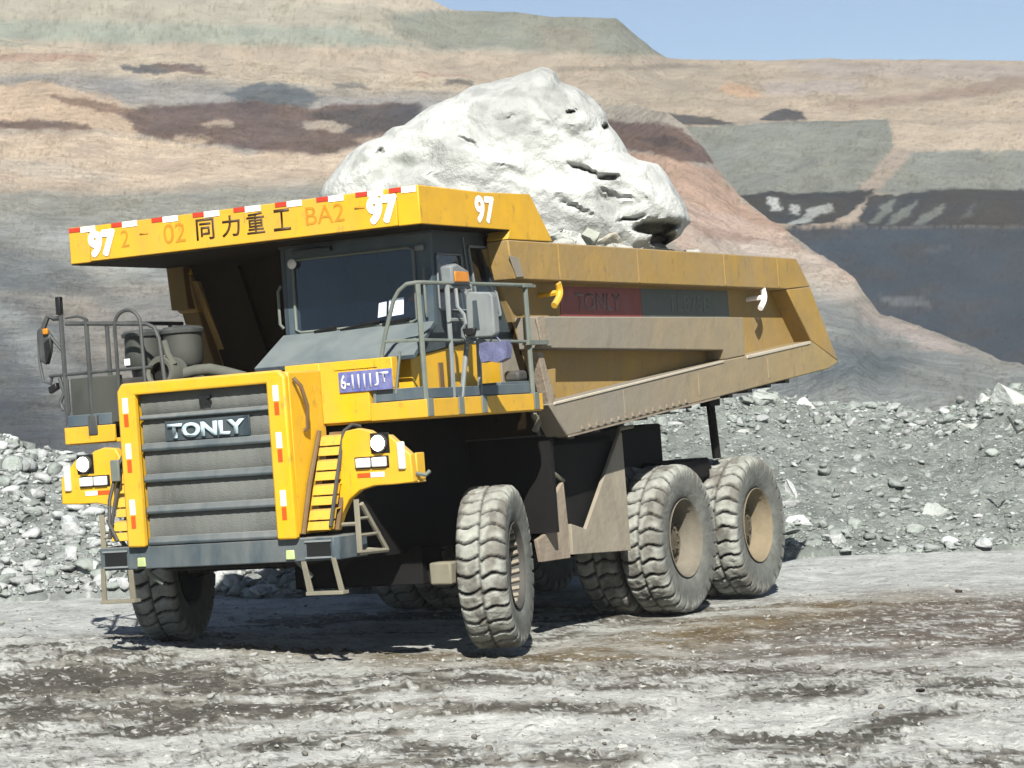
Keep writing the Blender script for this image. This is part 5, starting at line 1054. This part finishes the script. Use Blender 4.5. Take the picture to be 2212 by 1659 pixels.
# smaller stones and dirt packed round the boulder
r = np.random.default_rng(21); pts, sz, cl = [], [], []
for _ in range(900):
    x = r.uniform(-6.4, -0.3); y_ = 1.54 - abs(r.normal(0, 0.28)) if r.random() < 0.7 else r.uniform(-1.5, 1.5); y_ = max(-1.5, min(y_, 1.54))
    h = 3.60 - 0.12 * max(0, (-x - 4.2)) * 0.4
    pts.append((x, y_, h + 0.02 * r.random())); sz.append(min(0.025 * math.exp(r.exponential(0.7)), 0.14)); cl.append(lin((206, 208, 200)) * r.uniform(0.75, 1.1))
o = scatter('load_rubble', pts, sz, cl, 'stone_mat', seed=33, sink=0.3); tag(o, 'pale crushed stones packed along the rim of the truck bed', 'rubble', kind='stuff')
gx, gy = np.meshgrid(np.linspace(-6.7, 0.15, 220), np.linspace(-1.535, 1.535, 60), indexing='ij')
gz = 3.60 + 0.07 * np.sin(gx * 1.2) * 0.3 + 0.05 * fbm(gx * 2, gy * 2, o=5, g=0.6) - 0.05 * np.maximum(0, -gx - 4.4)
o = mesh_np('load_dirt', np.stack([gx, gy, gz], -1).reshape(-1, 3), grid_faces(220, 60), 'heap_dirt', np.broadcast_to(lin((196, 194, 180)) * 0.7, (220 * 60, 3)), smooth=True)
tag(o, 'pale dirt filling the truck bed beneath the boulder', 'dirt', kind='stuff')
def load_rock(px, py, y_, size, label, colr, seed, flat):
    rd_ = px_dir(np.array(float(px)), np.array(float(py))); t = (y_ - CAM[1]) / rd_[1]; p = CAM + rd_ * t
    V = rock_shape(I3[0], seed, 10, 0.12) * size * np.array(flat)
    o = mesh_np('rock', V, I3[1], 'stone_mat', np.broadcast_to(lin(colr), (len(V), 3)) * (1 + 0.08 * fbm(V[:, 0] * 9, V[:, 1] * 9, V[:, 2] * 9))[:, None], smooth=False, loc=tuple(p)); tag(o, label, 'rock', 'small rocks under the boulder')
load_rock(1220, 512, 1.30, 0.20, 'white rock wedged under the boulder just behind the canopy slope', (224, 228, 222), 201, (1.5, 1, .8))
load_rock(1275, 512, 1.36, 0.15, 'greyish rock under the boulder, second behind the canopy slope', (186, 190, 178), 202, (1.2, 1, 1))
load_rock(1322, 512, 1.36, 0.17, 'tan-stained rock under the middle of the boulder edge', (204, 200, 184), 203, (1.3, 1, .9))
load_rock(1375, 518, 1.36, 0.15, 'white rock beside the dark cleft at the boulder foot', (220, 224, 218), 204, (1.4, 1, .8))
load_rock(1418, 498, 1.20, 0.09, 'small pale stone caught inside the dark cleft of the boulder', (190, 198, 186), 205, (1.6, 1, .9))
# ---- papers on the dashboard, bag, driver
for y0, w_, h_, lb in ((0.97, 0.085, 0.125, 'narrow white paper behind the windshield, left of the wide one'), (1.075, 0.155, 0.145, 'wide white paper behind the windshield in its lower corner')):
    p_ = MB().quadp([(1.176, y0, 3.035), (1.176, y0 + w_, 3.045), (1.172, y0 + w_ + 0.012, 3.045 + h_), (1.172, y0 + 0.02, 3.035 + h_)], (-0.004, 0, 0)).build('paper', 'paper'); tag(p_, lb, 'paper', 'papers in the cab window')
nb = 14; vs = []; 
bgm = MB(); bgm.prism([(-0.125, -0.01), (-0.06, 0.0), (0.05, -0.012), (0.125, 0.0), (0.135, -0.08), (0.12, -0.155), (0.04, -0.185), (-0.05, -0.165), (-0.12, -0.175), (-0.135, -0.09)], 'x', -0.05, 0.05).tube([(0, -0.05, -0.01), (0, 0.0, 0.06), (0, 0.06, -0.01)], 0.008, 5)
bgo = bgm.build('hanging_bag', 'bag_blue', None, bevel=0.025, loc=(1.30, 2.17, 2.735)); bgo.scale = (1.0, 1.0, 1.0); tag(bgo, 'blue-violet cloth bag hanging under the mirror beside the cab', 'bag')
def skin(name, pts, edges, m, parent, loc=(0, 0, 0)):
    me = bpy.data.meshes.new(name); me.from_pydata([p[:3] for p in pts], edges, []); me.materials.append(MATS[m]); o = bpy.data.objects.new(name, me); col.objects.link(o)
    if parent: o.parent = parent
    o.location = loc
    md = o.modifiers.new('skin', 'SKIN'); 
    if not me.skin_vertices: bpy.context.view_layer.objects.active = o
    for i, p in enumerate(pts): me.skin_vertices[0].data[i].radius = (p[3], p[3]); me.skin_vertices[0].data[i].use_root = (i == 0)
    s_ = o.modifiers.new('sub', 'SUBSURF'); s_.levels = 2; s_.render_levels = 2; me.polygons.foreach_set('use_smooth', np.ones(len(me.polygons), bool)); md.use_smooth_shade = True
    return o
B_ = [(0.20, 1.02, 2.96, .14), (0.17, 1.02, 3.10, .13), (0.17, 1.02, 3.24, .14), (0.19, 1.02, 3.335, .07), (0.21, 1.02, 3.39, .06), (0.22, 1.02, 3.44, .085), (0.23, 1.02, 3.52, .095), (0.22, 1.02, 3.59, .06),
      (0.18, 1.20, 3.28, .065), (0.30, 1.26, 3.10, .05), (0.52, 1.18, 3.06, .04), (0.64, 1.13, 3.08, .028), (0.70, 1.12, 3.09, .024), (0.18, 0.84, 3.28, .065), (0.30, 0.78, 3.10, .05), (0.52, 0.88, 3.06, .04), (0.64, 0.93, 3.08, .028), (0.70, 0.94, 3.09, .024),
      (0.30, 1.12, 2.94, .10), (0.58, 1.14, 2.94, .075), (0.62, 1.14, 2.80, .05), (0.30, 0.92, 2.94, .10), (0.58, 0.90, 2.94, .075), (0.62, 0.90, 2.80, .05)]
E_ = [(0, 1), (1, 2), (2, 3), (3, 4), (4, 5), (5, 6), (6, 7), (2, 8), (8, 9), (9, 10), (10, 11), (11, 12), (2, 13), (13, 14), (14, 15), (15, 16), (16, 17), (0, 18), (18, 19), (19, 20), (0, 21), (21, 22), (22, 23)]
drv = skin('person', B_, E_, 'skin', None); tag(drv, 'seated driver in an orange shirt and green vest behind the cab glass', 'person')
sh = skin('shirt', [(B_[i][0], B_[i][1], B_[i][2], B_[i][3] + 0.012) for i in (0, 1, 2, 8, 9, 13, 14)], [(0, 1), (1, 2), (2, 3), (3, 4), (2, 5), (5, 6)], 'shirt', drv)
vt = skin('vest', [(0.20, 1.02, 2.96, .158), (0.18, 1.02, 3.08, .150), (0.18, 1.02, 3.18, .155)], [(0, 1), (1, 2)], 'vest', drv)
tr_ = skin('trousers', [(B_[i][0], B_[i][1], B_[i][2], B_[i][3] + 0.01) for i in (0, 18, 19, 20, 21, 22, 23)], [(0, 1), (1, 2), (2, 3), (0, 4), (4, 5), (5, 6)], 'trousers', drv)
MB().lathe([(0.098, -0.02), (0.108, 0.02), (0.095, 0.07), (0.05, 0.10), (0.001, 0.108)], (0.21, 1.02, 3.54), (0, 0, 1), 20, caps=False).build('hair', 'hair', drv)

# ------------------------------------------------------------------ dusty air over the whole pit
hz = bpy.data.materials.new('haze'); hz.use_nodes = True; nt = hz.node_tree; nt.nodes.remove(nt.nodes['Principled BSDF'])
pv = nt.nodes.new('ShaderNodeVolumePrincipled'); pv.inputs['Color'].default_value = (0.90, 0.92, 0.93, 1); pv.inputs['Density'].default_value = 0.0003
nt.links.new(pv.outputs[0], nt.nodes['Material Output'].inputs['Volume']); MATS['haze'] = hz
hb = MB().box(-560, 60, -560, 300, -140, 110).build('haze', 'haze', None, smooth=False); tag(hb, 'thin pale dust haze hanging in the air of the pit', 'haze', kind='stuff')
